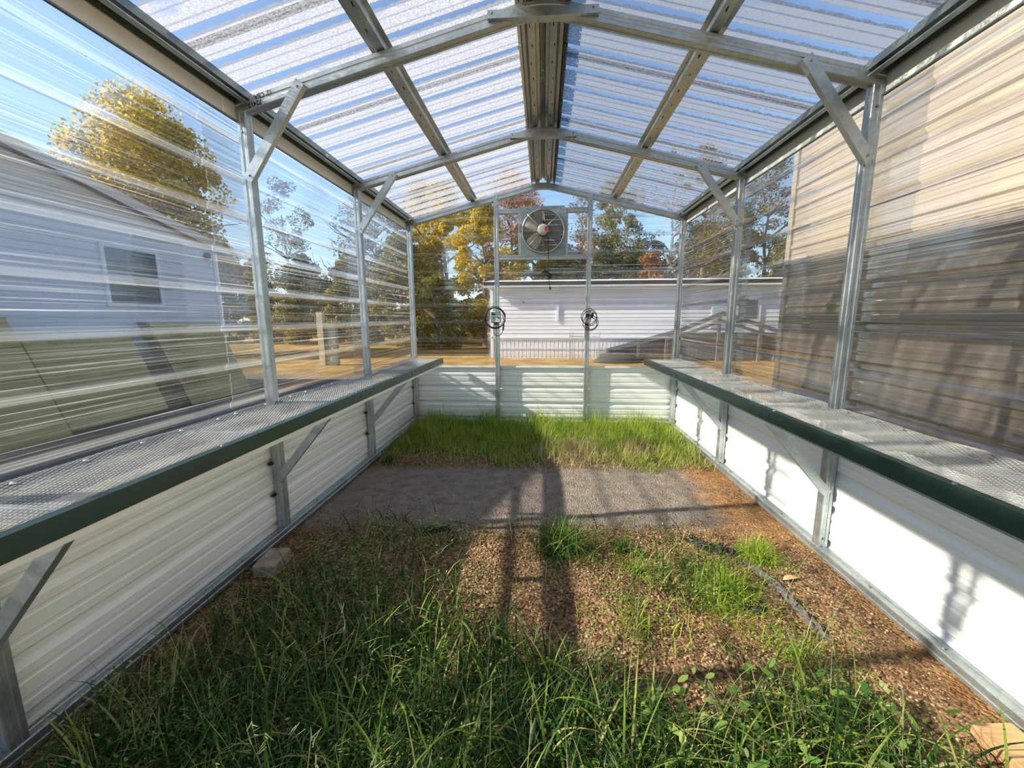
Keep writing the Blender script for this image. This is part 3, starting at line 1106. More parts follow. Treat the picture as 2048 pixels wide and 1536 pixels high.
T_YEL = mk_leaf('golden_foliage', [(0, (.20, .19, .03)), (.3, (.40, .32, .04)), (.65, (.66, .49, .05)), (.9, (.82, .64, .08)), (1, (.50, .22, .06))], .5)
T_OLIVE = mk_leaf('olive_foliage', [(0, (.07, .09, .025)), (.5, (.19, .20, .05)), (.85, (.36, .30, .07)), (1, (.42, .20, .07))], .4)
T_DARK = mk_leaf('dark_evergreen_foliage', [(0, (.02, .035, .015)), (.6, (.055, .08, .035)), (1, (.13, .13, .06))], .3)
T_RUST = mk_leaf('rusty_foliage', [(0, (.16, .06, .03)), (.5, (.36, .15, .06)), (1, (.52, .32, .10))], .4)
T_GREY = mk_leaf('thin_grey_foliage', [(0, (.08, .075, .06)), (.5, (.19, .17, .12)), (1, (.32, .26, .15))], .3)
M_BARK = principled('grey_bark', (.17, .145, .12), .9, var=.35, scale=6, bmp=.4, bscale=20)

# ------------------------------------------------------------------ grass and weeds


def blades(name, xy, length, width, lean, m, seg=3, label=None, parent=None, kind='stuff', z0=None, droop=1.0):
    """arching tapered blades rooted at xy"""
    n = len(xy)
    if n == 0:
        return None
    L = length if np.ndim(length) else np.full(n, length)
    W = width if np.ndim(width) else np.full(n, width)
    ang = rng.uniform(0, 2 * np.pi, n)
    le = np.abs(rng.normal(lean, lean * .5, n))
    zz = floor_h(xy[:, 0], xy[:, 1]) if z0 is None else z0
    dirx, diry = np.cos(ang), np.sin(ang)
    V = np.zeros((n, (seg + 1) * 2, 3))
    for k in range(seg + 1):
        t = k / seg
        th = le * (0.35 + 0.9 * t * droop)
        r = L * t * np.sin(np.minimum(th, 1.9))
        h = L * t * np.cos(np.minimum(th, 1.9)) + L * .12 * t
        h = np.maximum(h, .006)
        wd = W * (1 - t ** 2 * .96) * .5
        cx = xy[:, 0] + dirx * r
        cy_ = xy[:, 1] + diry * r
        V[:, 2 * k, 0] = cx - diry * wd
        V[:, 2 * k, 1] = cy_ + dirx * wd
        V[:, 2 * k + 1, 0] = cx + diry * wd
        V[:, 2 * k + 1, 1] = cy_ - dirx * wd
        V[:, 2 * k, 2] = V[:, 2 * k + 1, 2] = zz + h - .004
    V[:, :, 0] = np.clip(V[:, :, 0], -1.755, 1.755)
    V[:, :, 1] = np.minimum(V[:, :, 1], 5.65)
    base = (np.arange(n) * (seg + 1) * 2)[:, None]
    F = np.concatenate([base + np.array([2 * k, 2 * k + 1, 2 * k + 3, 2 * k + 2]) for k in range(seg)])
    o = bigmesh(name, V.reshape(-1, 3), F, m, parent, True)
    if label:
        tag(o, label, 'grass' if parent is None else None)
    if kind:
        o['kind'] = kind
    return o


def clump(cx, cy_, r, n):
    a = rng.uniform(0, 2 * np.pi, n)
    q = np.abs(rng.normal(0, r, n))
    return np.stack([cx + q * np.cos(a), cy_ + q * np.sin(a)], 1)


def inside(xy, y0=-.9, y1=5.6):
    k = (np.abs(xy[:, 0]) < 1.72) & (xy[:, 1] > y0) & (xy[:, 1] < y1)
    return xy[k]


def uni(n, x0, x1, y0, y1):
    return np.stack([rng.uniform(x0, x1, n), rng.uniform(y0, y1, n)], 1)


# back lawn
q = uni(30000, -1.72, 1.72, 3.92, 5.62)
edge = 4.12 + .10 * np.sin(q[:, 0] * 4) + .07 * np.sin(q[:, 0] * 9 + 1) - .06 * q[:, 0]
q = q[rng.uniform(0, 1, len(q)) < np.clip((q[:, 1] - edge) / .22 + .12, 0.03, 1)]
tuf = .75 + .35 * np.sin(q[:, 0] * 7.3 + 2 * np.sin(q[:, 1] * 5)) * np.sin(q[:, 1] * 6.1 + q[:, 0] * 2) + .2 * np.sin(q[:, 0] * 17 + q[:, 1] * 13)
hh = (.10 + .17 * np.clip((q[:, 1] - 4.1) / 1.2, 0, 1)) * rng.uniform(.6, 1.4, len(q)) * tuf
blades('lawn_grass', q, hh, rng.uniform(.0035, .0065, len(q)), .8, L_BERM, 3, 'thick fine bright green grass at the foot of the back wall')
q2 = np.concatenate([inside(uni(2200, -1.72, 1.72, 4.0, 5.0)), inside(np.concatenate([clump(.35, 4.45, .35, 1500), clump(1.0, 4.5, .25, 700)]), 4.0)])
blades('dry_grass', q2, rng.uniform(.10, .22, len(q2)), .0042, 1.0, L_STRAW, 3, 'dry straw blades lying among the bright grass at the back')
q3 = inside(uni(420, -1.72, 1.72, 4.5, 5.6))
blades('seed_stalks', q3, rng.uniform(.24, .40, len(q3)), .0030, .4, L_BERM, 3, 'thin seed stalks standing above the grass by the back wall')


# weeds in the foreground: density field
def weed_density(x, y):
    d = np.zeros_like(x)
    d += 1.0 * np.clip((1.66 - y) / .4, 0, 1) * np.clip((.75 - x) / .5, 0, 1)           # dense front left and centre
    d += .58 * np.clip((1.85 - y) / .5, 0, 1) * np.clip((x - .3) / .4, 0, 1) * np.clip((1.75 - x) / .25, 0, 1)
    d += .30 * np.exp(-((x + 1.15) ** 2 / .20 + (y - 1.80) ** 2 / .10))
    d += .07 * np.exp(-((x + 1.0) ** 2 / .20 + (y - 2.40) ** 2 / .14))
    d += .40 * np.exp(-((x + .45) ** 2 / .25 + (y - 1.65) ** 2 / .05))
    d += .40 * np.exp(-((x - .95) ** 2 / .06 + (y - 2.2) ** 2 / .06))
    d += .03
    bare = np.exp(-((x - .15) ** 2 / .10 + (y - 2.1) ** 2 / .10)) + 1.0 * np.exp(-((x - .95) ** 2 / .05 + (y - 1.72) ** 2 / .04)) + .9 * np.exp(-((x - 1.55) ** 2 / .06 + (y - 2.0) ** 2 / .5)) \
        + .9 * np.exp(-((x - .62) ** 2 / .03 + (y - 1.55) ** 2 / .05)) + .7 * np.exp(-((x - 1.6) ** 2 / .02 + (y - 1.3) ** 2 / .2))
    patch = .55 + .9 * (np.sin(x * 6.1 + 1.3) * np.sin(y * 5.3) * .5 + .5)
    return np.clip(d * patch - bare * .8, 0, 1)


q = inside(uni(50000, -1.65, 1.65, .35, 2.9))
q = q[rng.uniform(0, 1, len(q)) < weed_density(q[:, 0], q[:, 1])]
k = rng.uniform(0, 1, len(q))
qa, qb, qc = q[k < .56], q[(k >= .56) & (k < .9)], q[k >= .9]
blades('weed_grass', qa, rng.uniform(.07, .21, len(qa)), rng.uniform(.004, .0095, len(qa)), 1.0, L_GRASS, 4, 'broad dark green weed grass filling the foreground floor')
blades('fine_grass', qb, rng.uniform(.06, .22, len(qb)), rng.uniform(.0025, .005, len(qb)), .8, L_GRASS, 3, 'fine grass mixed through the foreground weeds')
blades('dry_straw', qc, rng.uniform(.08, .24, len(qc)), .0032, 1.2, L_STRAW, 3, 'dry straw scattered among the foreground weeds')
q = inside(uni(230, -1.6, 1.6, .6, 2.2))
q = q[rng.uniform(0, 1, len(q)) < .25 + weed_density(q[:, 0], q[:, 1])]
blades('tall_stalks', q, rng.uniform(.22, .40, len(q)), .0030, .55, L_STALK, 4, 'thin pale stalks rising out of the foreground weeds')


qd = inside(uni(3600, -1.52, 1.5, .5, 2.0))
qd = qd[rng.uniform(0, 1, len(qd)) < weed_density(qd[:, 0], qd[:, 1])]
blades('arching_grass', qd, rng.uniform(.20, .36, len(qd)), rng.uniform(.006, .011, len(qd)), 1.05, L_GRASS, 6, 'long broad arching blades over the foreground weeds', droop=1.25)


def seedheads(n):
    """finger-like seed spikes on thin stalks"""
    V, F = [], []
    pts = inside(uni(n, -1.6, 1.3, .75, 2.0))
    for x, y in pts:
        if weed_density(np.array([x]), np.array([y]))[0] < .35:
            continue
        h = rng.uniform(.12, .25)
        a0 = rng.uniform(0, 6.28)
        bx, by = x + .08 * math.cos(a0), y + .08 * math.sin(a0)
        for k in range(rng.integers(3, 6)):
            a = a0 + rng.uniform(-.9, .9)
            L = rng.uniform(.03, .065)
            p0 = np.array([bx, by, h + .012 * k])
            p1 = p0 + np.array([math.cos(a) * L * .8, math.sin(a) * L * .8, L * rng.uniform(.1, .8)])
            s_ = np.array([-math.sin(a), math.cos(a), 0]) * .0016
            n0 = len(V)
            V += [p0 - s_, p0 + s_, p1 + s_ * .6, p1 - s_ * .6]
            F.append((n0, n0 + 1, n0 + 2, n0 + 3))
        n0 = len(V)
        s_ = np.array([-math.sin(a0), math.cos(a0), 0]) * .0013
        pb = np.array([x, y, 0.0])
        pt = np.array([bx, by, h + .05])
        V += [pb - s_, pb + s_, pt + s_, pt - s_]
        F.append((n0, n0 + 1, n0 + 2, n0 + 3))
    return np.array(V), np.array(F)


V, F = seedheads(170)
tag(bigmesh('seed_heads', V, F, L_STALK), 'pale finger-like seed heads above the foreground weeds', 'seed head', kind='stuff')


def leaflets(name, centers, per, spread, height, size, m, label, cat='weed'):
    c = np.repeat(centers, per, axis=0)
    n = len(c)
    p = np.zeros((n, 3))
    p[:, :2] = c + rng.normal(0, spread, (n, 2))
    p[:, 0] = np.clip(p[:, 0], -1.72, 1.72)
    p[:, 2] = floor_h(p[:, 0], p[:, 1]) + rng.uniform(.012, 1, n) ** .8 * height
    a = rng.uniform(0, 2 * np.pi, n)
    tilt = rng.uniform(-.6, .6, n)
    L = size * rng.uniform(.6, 1.5, n)
    u = np.stack([np.cos(a) * np.cos(tilt), np.sin(a) * np.cos(tilt), np.sin(tilt)], 1)
    v = np.stack([-np.sin(a), np.cos(a), rng.uniform(-.3, .3, n)], 1)
    V = np.zeros((n, 6, 3))
    for k, (fu, fv) in enumerate(((-1, 0), (-.4, -.42), (.4, -.38), (1, 0), (.4, .38), (-.4, .42))):
        V[:, k] = p + u * (fu * L)[:, None] + v * (fv * L)[:, None]
    base = (np.arange(n) * 6)[:, None]
    F = np.concatenate([base + np.array([0, 1, 4, 5]), base + np.array([1, 2, 3, 4])])
    o = bigmesh(name, V.reshape(-1, 3), F, m)
    return tag(o, label, cat, kind='stuff')


c1 = inside(uni(1500, -1.7, 1.7, .5, 2.8))
c1 = c1[rng.uniform(0, 1, len(c1)) < .03 + weed_density(c1[:, 0], c1[:, 1])]
leaflets('low_weeds', c1, 14, .045, .12, .0075, L_WEED, 'low leafy weeds with tiny pale buds among the foreground grass')
c2 = np.concatenate([clump(-1.1, 2.25, .26, 60), clump(-.75, 2.65, .22, 22), clump(1.0, 2.3, .15, 24)])
leaflets('leafy_weeds', inside(c2), 14, .05, .09, .009, L_WEED, 'leafy weeds spreading along the left side before the grey strip')
c3 = np.concatenate([clump(.95, 1.02, .08, 7), clump(1.25, 1.0, .12, 7), clump(1.05, 1.22, .12, 4)])
leaflets('yellow_weed_leaves', inside(c3), 2, .03, .12, .018, L_YEL, 'bright yellow leaves in the weeds at the lower right')
c4 = inside(uni(60, .3, 1.6, .9, 1.5))
leaflets('round_weed_leaves', c4, 3, .04, .16, .022, L_WEED, 'larger round green weed leaves at the lower right')

c5 = np.concatenate([inside(uni(110, .25, 1.5, 1.6, 2.75)), clump(.6, 2.35, .12, 26), clump(.95, 2.05, .16, 30), clump(.45, 2.05, .10, 14), clump(1.2, 1.75, .14, 24), inside(uni(60, -1.5, .1, 1.9, 2.7))])
leaflets('short_weeds', inside(c5), 16, .035, .05, .0055, L_WEED, 'short yellowish weeds dotted over the gravel')
q = np.concatenate([clump(.6, 2.35, .14, 160), clump(.95, 2.05, .18, 220), clump(1.2, 1.75, .18, 260), clump(.5, 1.85, .16, 200), inside(uni(260, -1.5, 1.5, 1.7, 2.8))])
blades('short_grass', inside(q), rng.uniform(.04, .13, len(inside(q))), .004, 1.0, L_BERM, 3, 'short bright grass blades dotted over the gravel')

# distinct tufts
for (cx, cy_, r, n, ln, lab) in ((.17, 2.54, .20, 620, .27, 'spreading grass tuft alone in the middle of the floor'),
                                 (1.38, 2.50, .13, 420, .17, 'bright grass tuft beside the right base rail'),
                                 (1.05, 2.18, .15, 420, .19, 'grass tuft beside the torn black fabric'),
                                 (.55, 2.58, .10, 170, .10, 'small thin grass tuft right of the middle tuft'),
                                 (-1.62, 4.10, .10, 120, .16, 'wispy grass tuft against the left base rail')):
    t = thing('grass_tuft', (cx, cy_, 0), lab, 'grass', 'grass tufts')
    xy = clump(cx, cy_, r * .55, n)
    xy[:, 0] = np.clip(xy[:, 0], -1.73, 1.73)
    blades('blades', xy, rng.uniform(.5, 1.1, n) * ln, rng.uniform(.003, .006, n), 1.15, L_GRASS if n != 420 else L_BERM, 4, None, t)

# pebbles
n = 15000
P = uni(n, -1.7, 1.72, .8, 3.1)
keep = rng.uniform(0, 1, n) < np.clip((2.95 - P[:, 1]) / .3, .12, 1)
P = P[keep]
n = len(P)
S = np.abs(rng.normal(.0045, .0028, n)) + .0022
octv = np.array([(1, 0, 0), (0, 1, 0), (-1, 0, 0), (0, -1, 0), (0, 0, .7), (0, 0, -.7)], float)
A = rng.uniform(0, 6.28, n)
ca, sa = np.cos(A), np.sin(A)
V = octv[None] * S[:, None, None] * rng.uniform(.6, 1.3, (n, 6, 1))
Vx = V[:, :, 0] * ca[:, None] - V[:, :, 1] * sa[:, None]
Vy = V[:, :, 0] * sa[:, None] + V[:, :, 1] * ca[:, None]
Vz = V[:, :, 2] + (floor_h(P[:, 0], P[:, 1]) + .002)[:, None]
V = np.stack([Vx + P[:, 0:1], Vy + P[:, 1:2], Vz], -1).reshape(-1, 3)
tri = np.array([(0, 1, 4), (1, 2, 4), (2, 3, 4), (3, 0, 4), (1, 0, 5), (2, 1, 5), (3, 2, 5), (0, 3, 5)])
F = ((np.arange(n) * 6)[:, None, None] + tri[None]).reshape(-1, 3)
M_PEB = mk_leaf('gravel_stones', [(0, (.09, .05, .03)), (.4, (.24, .142, .075)), (.75, (.36, .24, .135)), (1, (.48, .36, .24))], 0.0, .85)
tag(bigmesh('gravel', V, F, M_PEB), 'loose reddish brown gravel over the front half of the floor', 'gravel', kind='stuff')
n = 900
P = uni(n, -1.6, 1.65, 2.7, 4.05)
leaflets('leaf_litter', P, 1, .01, .006, .008, mk_leaf('brown_litter', [(0, (.04, .025, .015)), (.7, (.12, .075, .04)), (1, (.30, .20, .10))], 0, .9), 'tiny dark bits of leaf litter on the grey strip', 'litter')

# ------------------------------------------------------------------ things lying on the floor
M_CONC = principled('worn_concrete', (.36, .31, .25), .95, var=.3, scale=18, bmp=.8, bscale=60)
M_WOOD = None


def mk_wood(name, dark, light, grain=(2, 40, 40), rough=.75):
    m, t, out = mat(name)
    p = N(t, 'BsdfPrincipled')
    setin(p, Roughness=rough)
    f = noise(t, 1.0, 6, scaled(t, grain, 'obj'), .65)
    t.links.new(ramp(t, f, [(.3, dark), (.7, light)]), p.inputs['Base Color'])
    t.links.new(bump(t, f, .3, .004), p.inputs['Normal'])
    t.links.new(p.outputs[0], out.inputs[0])
    return m


M_WOOD = mk_wood('raw_pine', (.42, .23, .09), (.66, .43, .21), (6, 60, 60))
M_OLDWOOD = mk_wood('weathered_board', (.33, .255, .085), (.62, .49, .21), (14, 1.5, 14))
M_BOARDEDGE = mk_wood('dark_board_edge', (.06, .045, .03), (.14, .105, .065), (10, 2, 30))
M_RAMPWOOD = mk_wood('grey_ramp_wood', (.07, .065, .06), (.15, .14, .13), (3, 20, 20))

blk = MB().box((-1.63, 2.20, .028), (.135, .20, .085), Matrix.Rotation(.12, 3, 'Z'), bev=.009).build('concrete_block', M_CONC)
tag(blk, 'worn concrete block under the left base rail', 'block')
pk = thing('wood_plank', (1.66, 1.22, 0), 'short raw pine plank end at the lower right corner', 'plank')
MB().box((1.665, 1.19, .03), (.15, .42, .045), Matrix.Rotation(.10, 3, 'Z'), bev=.004).build('board', M_WOOD, pk)

M_FABRIC = principled('black_landscape_fabric', (.028, .027, .026), .75, var=.4, scale=30, bmp=.6, bscale=150)
M_FABRIC2 = principled('dusty_landscape_fabric', (.13, .115, .10), .85, var=.4, scale=25, bmp=.6, bscale=150)


def crumple(name, path, width, h, m, label, seed):
    r_ = np.random.default_rng(seed)
    pts = np.array([tuple(p) for p in smooth_path([(x, y, 0) for x, y in path], 7)])
    k = 7
    V, F = [], []
    for i, p in enumerate(pts):
        t = pts[min(i + 1, len(pts) - 1)] - pts[max(i - 1, 0)]
        t /= np.linalg.norm(t)
        s_ = np.array([-t[1], t[0], 0])
        wd = width * (.6 + .5 * r_.uniform())
        for j in range(k):
            f = j / (k - 1) * 2 - 1
            q = p + s_ * wd * f * .5 + t * r_.normal(0, .008)
            z = float(floor_h(q[0], q[1])) + .004 + h * abs(r_.normal(.3, .55)) * (1 - f * f * .8)
            V.append((q[0], q[1], z))
    for i in range(len(pts) - 1):
        for j in range(k - 1):
            a = i * k + j
            F.append((a, a + 1, a + k + 1, a + k))
    o = raw(name, V, F, m, None, False, recalc=False)
    sol = o.modifiers.new('thickness', 'SOLIDIFY')
    sol.thickness = .0015
    tag(o, label, 'fabric', 'torn landscape fabric')
    return o


crumple('torn_fabric', [(1.02, 2.70), (1.09, 2.62), (1.20, 2.57), (1.26, 2.53)], .09, .055, M_FABRIC, 'crumpled black fabric scrap near the right grass tuft', 1)
crumple('torn_fabric', [(1.27, 2.44), (1.33, 2.24), (1.36, 2.10), (1.37, 1.93), (1.37, 1.84)], .07, .022, M_FABRIC2, 'dusty strip of torn fabric running towards the right foreground', 2)
crumple('torn_fabric', [(1.08, 2.05), (1.14, 2.02), (1.17, 2.03)], .05, .02, M_FABRIC, 'tiny black fabric scrap left of the dusty strip', 3)
crumple('torn_fabric', [(-.83, 2.66), (-.75, 2.70), (-.66, 2.74)], .07, .022, M_FABRIC, 'flat black fabric scrap on the shaded left floor', 4)
lf = MB()
lf.quad((1.40, 2.26, .012), (1.43, 2.255, .020), (1.475, 2.265, .022), (1.50, 2.285, .014), (1.46, 2.295, .024), (1.42, 2.285, .022))
o = lf.build('dry_leaf', principled('tan_leaf', (.62, .36, .20), .7), None)
sol = o.modifiers.new('thickness', 'SOLIDIFY')
sol.thickness = .001
tag(o, 'single tan dry leaf on the gravel beside the dusty fabric strip', 'leaf')

# ------------------------------------------------------------------ white house on the left
M_SIDING = mk_painted('pale_siding', (.66, .70, .76), .55, .05)
M_GABLE = mk_painted('beige_gable', (.62, .57, .50), .6, .08)
M_TRIMW = mk_painted('white_trim', (.80, .81, .82), .5)
M_SHING = principled('dark_shingles', (.10, .095, .09), .9, var=.3, scale=14, bmp=.6, bscale=40)
M_PANE = principled('dark_window_glass', (.035, .055, .07), .08, var=.2, spec=.8)


def lap(mb, fn, z0, z1, a0, a1, step=.115, d=.012, top=None):
    """lap siding between heights; fn(u, out, z)"""
    n = int(round((z1 - z0) / step))
    st = (z1 - z0) / n
    for i in range(n):
        za, zb = z0 + i * st, z0 + (i + 1) * st
        ua0, ua1 = a0, a1
        mb.quad(fn(ua0, d, za), fn(ua1, d, za), fn(ua1, 0, zb), fn(ua0, 0, zb))
        mb.quad(fn(ua0, 0, za), fn(ua1, 0, za), fn(ua1, d, za), fn(ua0, d, za))


XH = -7.0
hs = thing('white_house', (-11, 3.6, -.01), 'pale sided house with a low gable roof and one window beyond the left wall', 'house')
YR, ZR, YE = 3.25, 4.230, 8.62


def rake(y):
    return ZR - .2335 * abs(y - YR)


b = MB()
lap(b, lambda u, o_, z: (XH + o_, u, z), .75, 3.14, -1.5, YE - .02)
b.build('siding', M_SIDING, hs)
b = MB()
b.span((XH - 9.5, -1.5, .70), (XH - .004, YE, 3.0))
b.build('core_wall', M_SIDING, hs)
b = MB()
for ya, yb_ in ((-1.5, YR), (YR, 7.9)):
    b.quad((XH + .008, ya, 3.14), (XH + .008, yb_, 3.14), (XH + .008, yb_, rake(yb_) - .05), (XH + .008, ya, rake(ya) - .05))
b.build('gable_wall', M_GABLE, hs)
MB().span((XH, -1.5, 3.115), (XH + .03, 7.9, 3.165)).build('band_trim', M_TRIMW, hs)
sk = MB()
for k in range(50):
    y_ = -1.5 + k * .2024
    sk.quad((XH - .03, y_, -.05), (XH - .03, y_ + .15, -.05), (XH - .03, y_ + .15, .75), (XH - .03, y_, .75))
    sk.quad((XH - .03, y_ + .15, -.05), (XH - .045, y_ + .17, -.05), (XH - .045, y_ + .17, .75), (XH - .03, y_ + .15, .75))
    sk.quad((XH - .045, y_ + .17, -.05), (XH - .03, y_ + .2024, -.05), (XH - .03, y_ + .2024, .75), (XH - .045, y_ + .17, .75))
sk.build('skirting', M_SIDING, hs)
rf_ = MB()
for ya, yb_ in ((-2.0, YR), (YR, YE + .30)):
    za, zb = rake(ya), rake(yb_)
    c = [(XH + .12, ya, za), (XH + .12, yb_, zb), (XH - 9.8, yb_, zb), (XH - 9.8, ya, za)]
    top = [(p[0], p[1], p[2] + .10) for p in c]
    rf_.quad(*c)
    rf_.quad(*top)
    for i in range(4):
        j = (i + 1) % 4
        rf_.quad(c[i], c[j], top[j], top[i])
rf_.build('roof', M_SHING, hs)
for ya, yb_ in ((-2.0, YR), (YR, YE + .30)):
    f_ = MB()
    f_.quad((XH + .12, ya, rake(ya) - .05), (XH + .12, yb_, rake(yb_) - .05), (XH + .12, yb_, rake(yb_) + .105), (XH + .12, ya, rake(ya) + .105))
    f_.quad((XH + .14, ya, rake(ya) - .05), (XH + .14, yb_, rake(yb_) - .05), (XH + .14, yb_, rake(yb_) + .105), (XH + .14, ya, rake(ya) + .105))
    f_.quad((XH + .12, ya, rake(ya) - .05), (XH + .12, yb_, rake(yb_) - .05), (XH + .14, yb_, rake(yb_) - .05), (XH + .14, ya, rake(ya) - .05))
    f_.build('rake_board', M_GABLE, hs)
MB().span((XH - .01, YE - .10, .70), (XH + .028, YE + .015, 3.02)).build('corner_trim', M_TRIMW, hs)
wn = MB()
wy0, wy1, wz0, wz1 = 6.28, 7.17, 1.78, 2.66
wn.span((XH, wy0 - .06, wz0 - .06), (XH + .045, wy0, wz1 + .06)).span((XH, wy1, wz0 - .06), (XH + .045, wy1 + .06, wz1 + .06))
wn.span((XH, wy0, wz1), (XH + .045, wy1, wz1 + .06)).span((XH, wy0, wz0 - .06), (XH + .05, wy1, wz0)).span((XH, wy0, 2.20), (XH + .04, wy1, 2.235))
win = wn.build('window', M_TRIMW, hs)
MB().span((XH + .012, wy0, wz0), (XH + .02, wy1, 2.20)).build('pane', M_PANE, win)
MB().span((XH + .016, wy0, 2.235), (XH + .024, wy1, wz1)).build('pane', M_PANE, win)
MB().lathe([(.07, 0), (.07, .05), (.03, .08), (.001, .085)], (XH + .01, 8.36, 2.80), (1, 0, 0), 14).build('wall_lamp', M_INK, hs, True)

# wooden panels leaning against the house
for (ya, yb_, h, dx, lab, sheets) in ((6.76, 8.30, 1.46, .62, 'stack of weathered boards leaning on the house nearest its corner', 3),
                                      (4.98, 6.45, 1.22, .50, 'lower stack of weathered boards leaning between the two taller ones', 2),
                                      (3.40, 4.86, 1.55, .66, 'stack of weathered boards leaning on the house at the far left', 3)):
    ln = thing('leaning_boards', (XH + .4, (ya + yb_) / 2, 0), lab, 'boards', 'board stacks leaning on the house')
    for k in range(sheets):
        off = .05 * k
        nb = 4
        tilt = math.atan2(dx, h)
        for q_ in range(nb):
            b = MB()
            t0, t1 = q_ / nb + .004, (q_ + 1) / nb - .004
            x0, x1 = XH + .05 + off + dx * (1 - t0), XH + .05 + off + dx * (1 - t1)
            z0, z1 = h * t0 + .0, h * t1
            b.v += [(x0, ya - .03 * k, z0), (x0, yb_ - .04 * k, z0), (x1, yb_ - .04 * k, z1), (x1, ya - .03 * k, z1),
                    (x0 + .042, ya - .03 * k, z0), (x0 + .042, yb_ - .04 * k, z0), (x1 + .042, yb_ - .04 * k, z1), (x1 + .042, ya - .03 * k, z1)]
            b.f += [(0, 1, 2, 3), (4, 5, 6, 7), (0, 1, 5, 4), (1, 2, 6, 5), (2, 3, 7, 6), (3, 0, 4, 7)]
            b.build('board', M_OLDWOOD, ln)
    b = MB()
    b.v += [(XH + .06 + dx, ya - .13, 0), (XH + .06 + dx + .16, ya - .13, 0), (XH + .06 + .16, ya - .13, h), (XH + .06, ya - .13, h),
            (XH + .06 + dx, ya - .05 * sheets, 0), (XH + .06 + dx + .16, ya - .05 * sheets, 0), (XH + .06 + .16, ya - .05 * sheets, h), (XH + .06, ya - .05 * sheets, h)]
    b.f += [(0, 1, 2, 3), (4, 5, 6, 7), (0, 1, 5, 4), (1, 2, 6, 5), (2, 3, 7, 6), (3, 0, 4, 7)]
    b.build('edge_board', M_BOARDEDGE, ln)

# ------------------------------------------------------------------ beige metal building on the right
M_BEIGE = mk_painted('beige_metal_siding', (.325, .275, .215), .5, .05)
XB, YC = 3.0, 5.44
mb_ = thing('metal_building', (5.5, 2, 0), 'tall beige ribbed metal building close beyond the right wall', 'building')
for k in range(3):
    a, b = YC - (k + 1) * 3.0, YC - k * 3.0
    sheet('siding_sheet', lambda u, v, n, k=k: (XB - n - .002 * k, u, v), -.02, 3.5, lambda v, mid, a=a, b=b: [(a, b + (.05 if a < 2 else 0))], M_BEIGE, mb_, .03)
sheet('siding_sheet', lambda u, v, n: (u, YC + n, v), -.02, 3.5, lambda v, mid: [(XB, 9.5)], M_BEIGE, mb_, .03)
MB().span((XB - .03, YC - .06, -.02), (XB + .06, YC + .03, 3.5)).build('corner_trim', M_BEIGE, mb_)
MB().span((XB + .03, -3.5, -.02), (9.5, YC - .04, 3.48)).build('core', M_BEIGE, mb_)
b = MB()
b.v += [(XB - .10, -3.8, 3.48), (6.3, -3.8, 4.3), (9.8, -3.8, 3.48), (XB - .10, YC + .12, 3.48), (6.3, YC + .12, 4.3), (9.8, YC + .12, 3.48)]
b.f += [(0, 1, 2), (3, 4, 5), (0, 1, 4, 3), (1, 2, 5, 4), (2, 0, 3, 5)]
b.build('roof', M_BEIGE, mb_)

# ------------------------------------------------------------------ white mobile home behind
M_MH = mk_painted('white_lap_siding', (.70, .70, .715), .5, .05)
mh = thing('mobile_home', (4.4, 17.5, 0), 'long white mobile home behind the greenhouse with ribbed skirting', 'mobile home')
YM = 15.55
b = MB()
lap(b, lambda u, o_, z: (u, YM - o_, z), .78, 2.66, -1.95, 10.8, .14, .014)
b.build('siding', M_MH, mh)
MB().span((-1.95, YM + .006, .7), (10.8, YM + 4.2, 2.68)).build('body', M_MH, mh)
b = MB()
u = -1.93
while u < 10.7:
    b.quad((u, YM + .02, -.02), (u + .105, YM + .02, -.02), (u + .105, YM + .02, .76), (u, YM + .02, .76))
    b.quad((u + .105, YM + .02, -.02), (u + .118, YM + .045, -.02), (u + .118, YM + .045, .76), (u + .105, YM + .02, .76))
    b.quad((u + .118, YM + .045, -.02), (u + .135, YM + .045, -.02), (u + .135, YM + .045, .76), (u + .118, YM + .045, .76))
    b.quad((u + .135, YM + .045, -.02), (u + .15, YM + .02, -.02), (u + .15, YM + .02, .76), (u + .135, YM + .045, .76))
    u += .15
b.build('skirting', M_MH, mh)
MB().span((-1.95, YM - .012, .36), (10.7, YM + .0, .385)).build('skirting_rail', M_MH, mh)
MB().span((-1.95, YM - .03, .745), (10.8, YM + .0, .79)).build('skirting_cap', M_TRIMW, mh)
MB().span((-2.18, YM - .28, 2.60), (11.0, YM - .20, 2.80)).build('fascia', M_TRIMW, mh)
b = MB()
b.v += [(-2.18, YM - .28, 2.80), (11.0, YM - .28, 2.80), (11.0, YM + 4.5, 2.80), (-2.18, YM + 4.5, 2.80), (-2.18, YM + 2.1, 3.05), (11.0, YM + 2.1, 3.05), (-2.18, YM - .28, 2.66), (11.0, YM - .28, 2.66), (11.0, YM + 4.5, 2.66), (-2.18, YM + 4.5, 2.66)]
b.f += [(0, 1, 5, 4), (2, 3, 4, 5), (0, 4, 3), (1, 2, 5), (6, 7, 8, 9), (0, 1, 7, 6), (2, 3, 9, 8), (0, 3, 9, 6), (1, 2, 8, 7)]
b.build('roof', M_TRIMW, mh)
MB().span((-1.97, YM - .03, .0), (-1.86, YM + .01, 2.66)).build('corner_trim', M_TRIMW, mh)
d_ = MB().span((6.85, YM - .05, .80), (7.75, YM - .01, 2.22)).build('door', M_TRIMW, mh)
MB().span((6.98, YM - .065, 1.45), (7.62, YM - .052, 2.08)).build('pane', M_PANE, d_)
wn = MB().span((6.05, YM - .04, 1.1), (6.70, YM - .015, 2.25)).build('window', M_SIDING, mh)
MB().span((6.10, YM - .05, 1.15), (6.65, YM - .042, 2.2)).build('pane', mk_painted('pale_sky_pane', (.42, .50, .56), .15), wn)
MB().span((.50, YM - .05, 1.35), (.58, YM - .012, 2.02)).build('conduit', M_SIDING, mh)
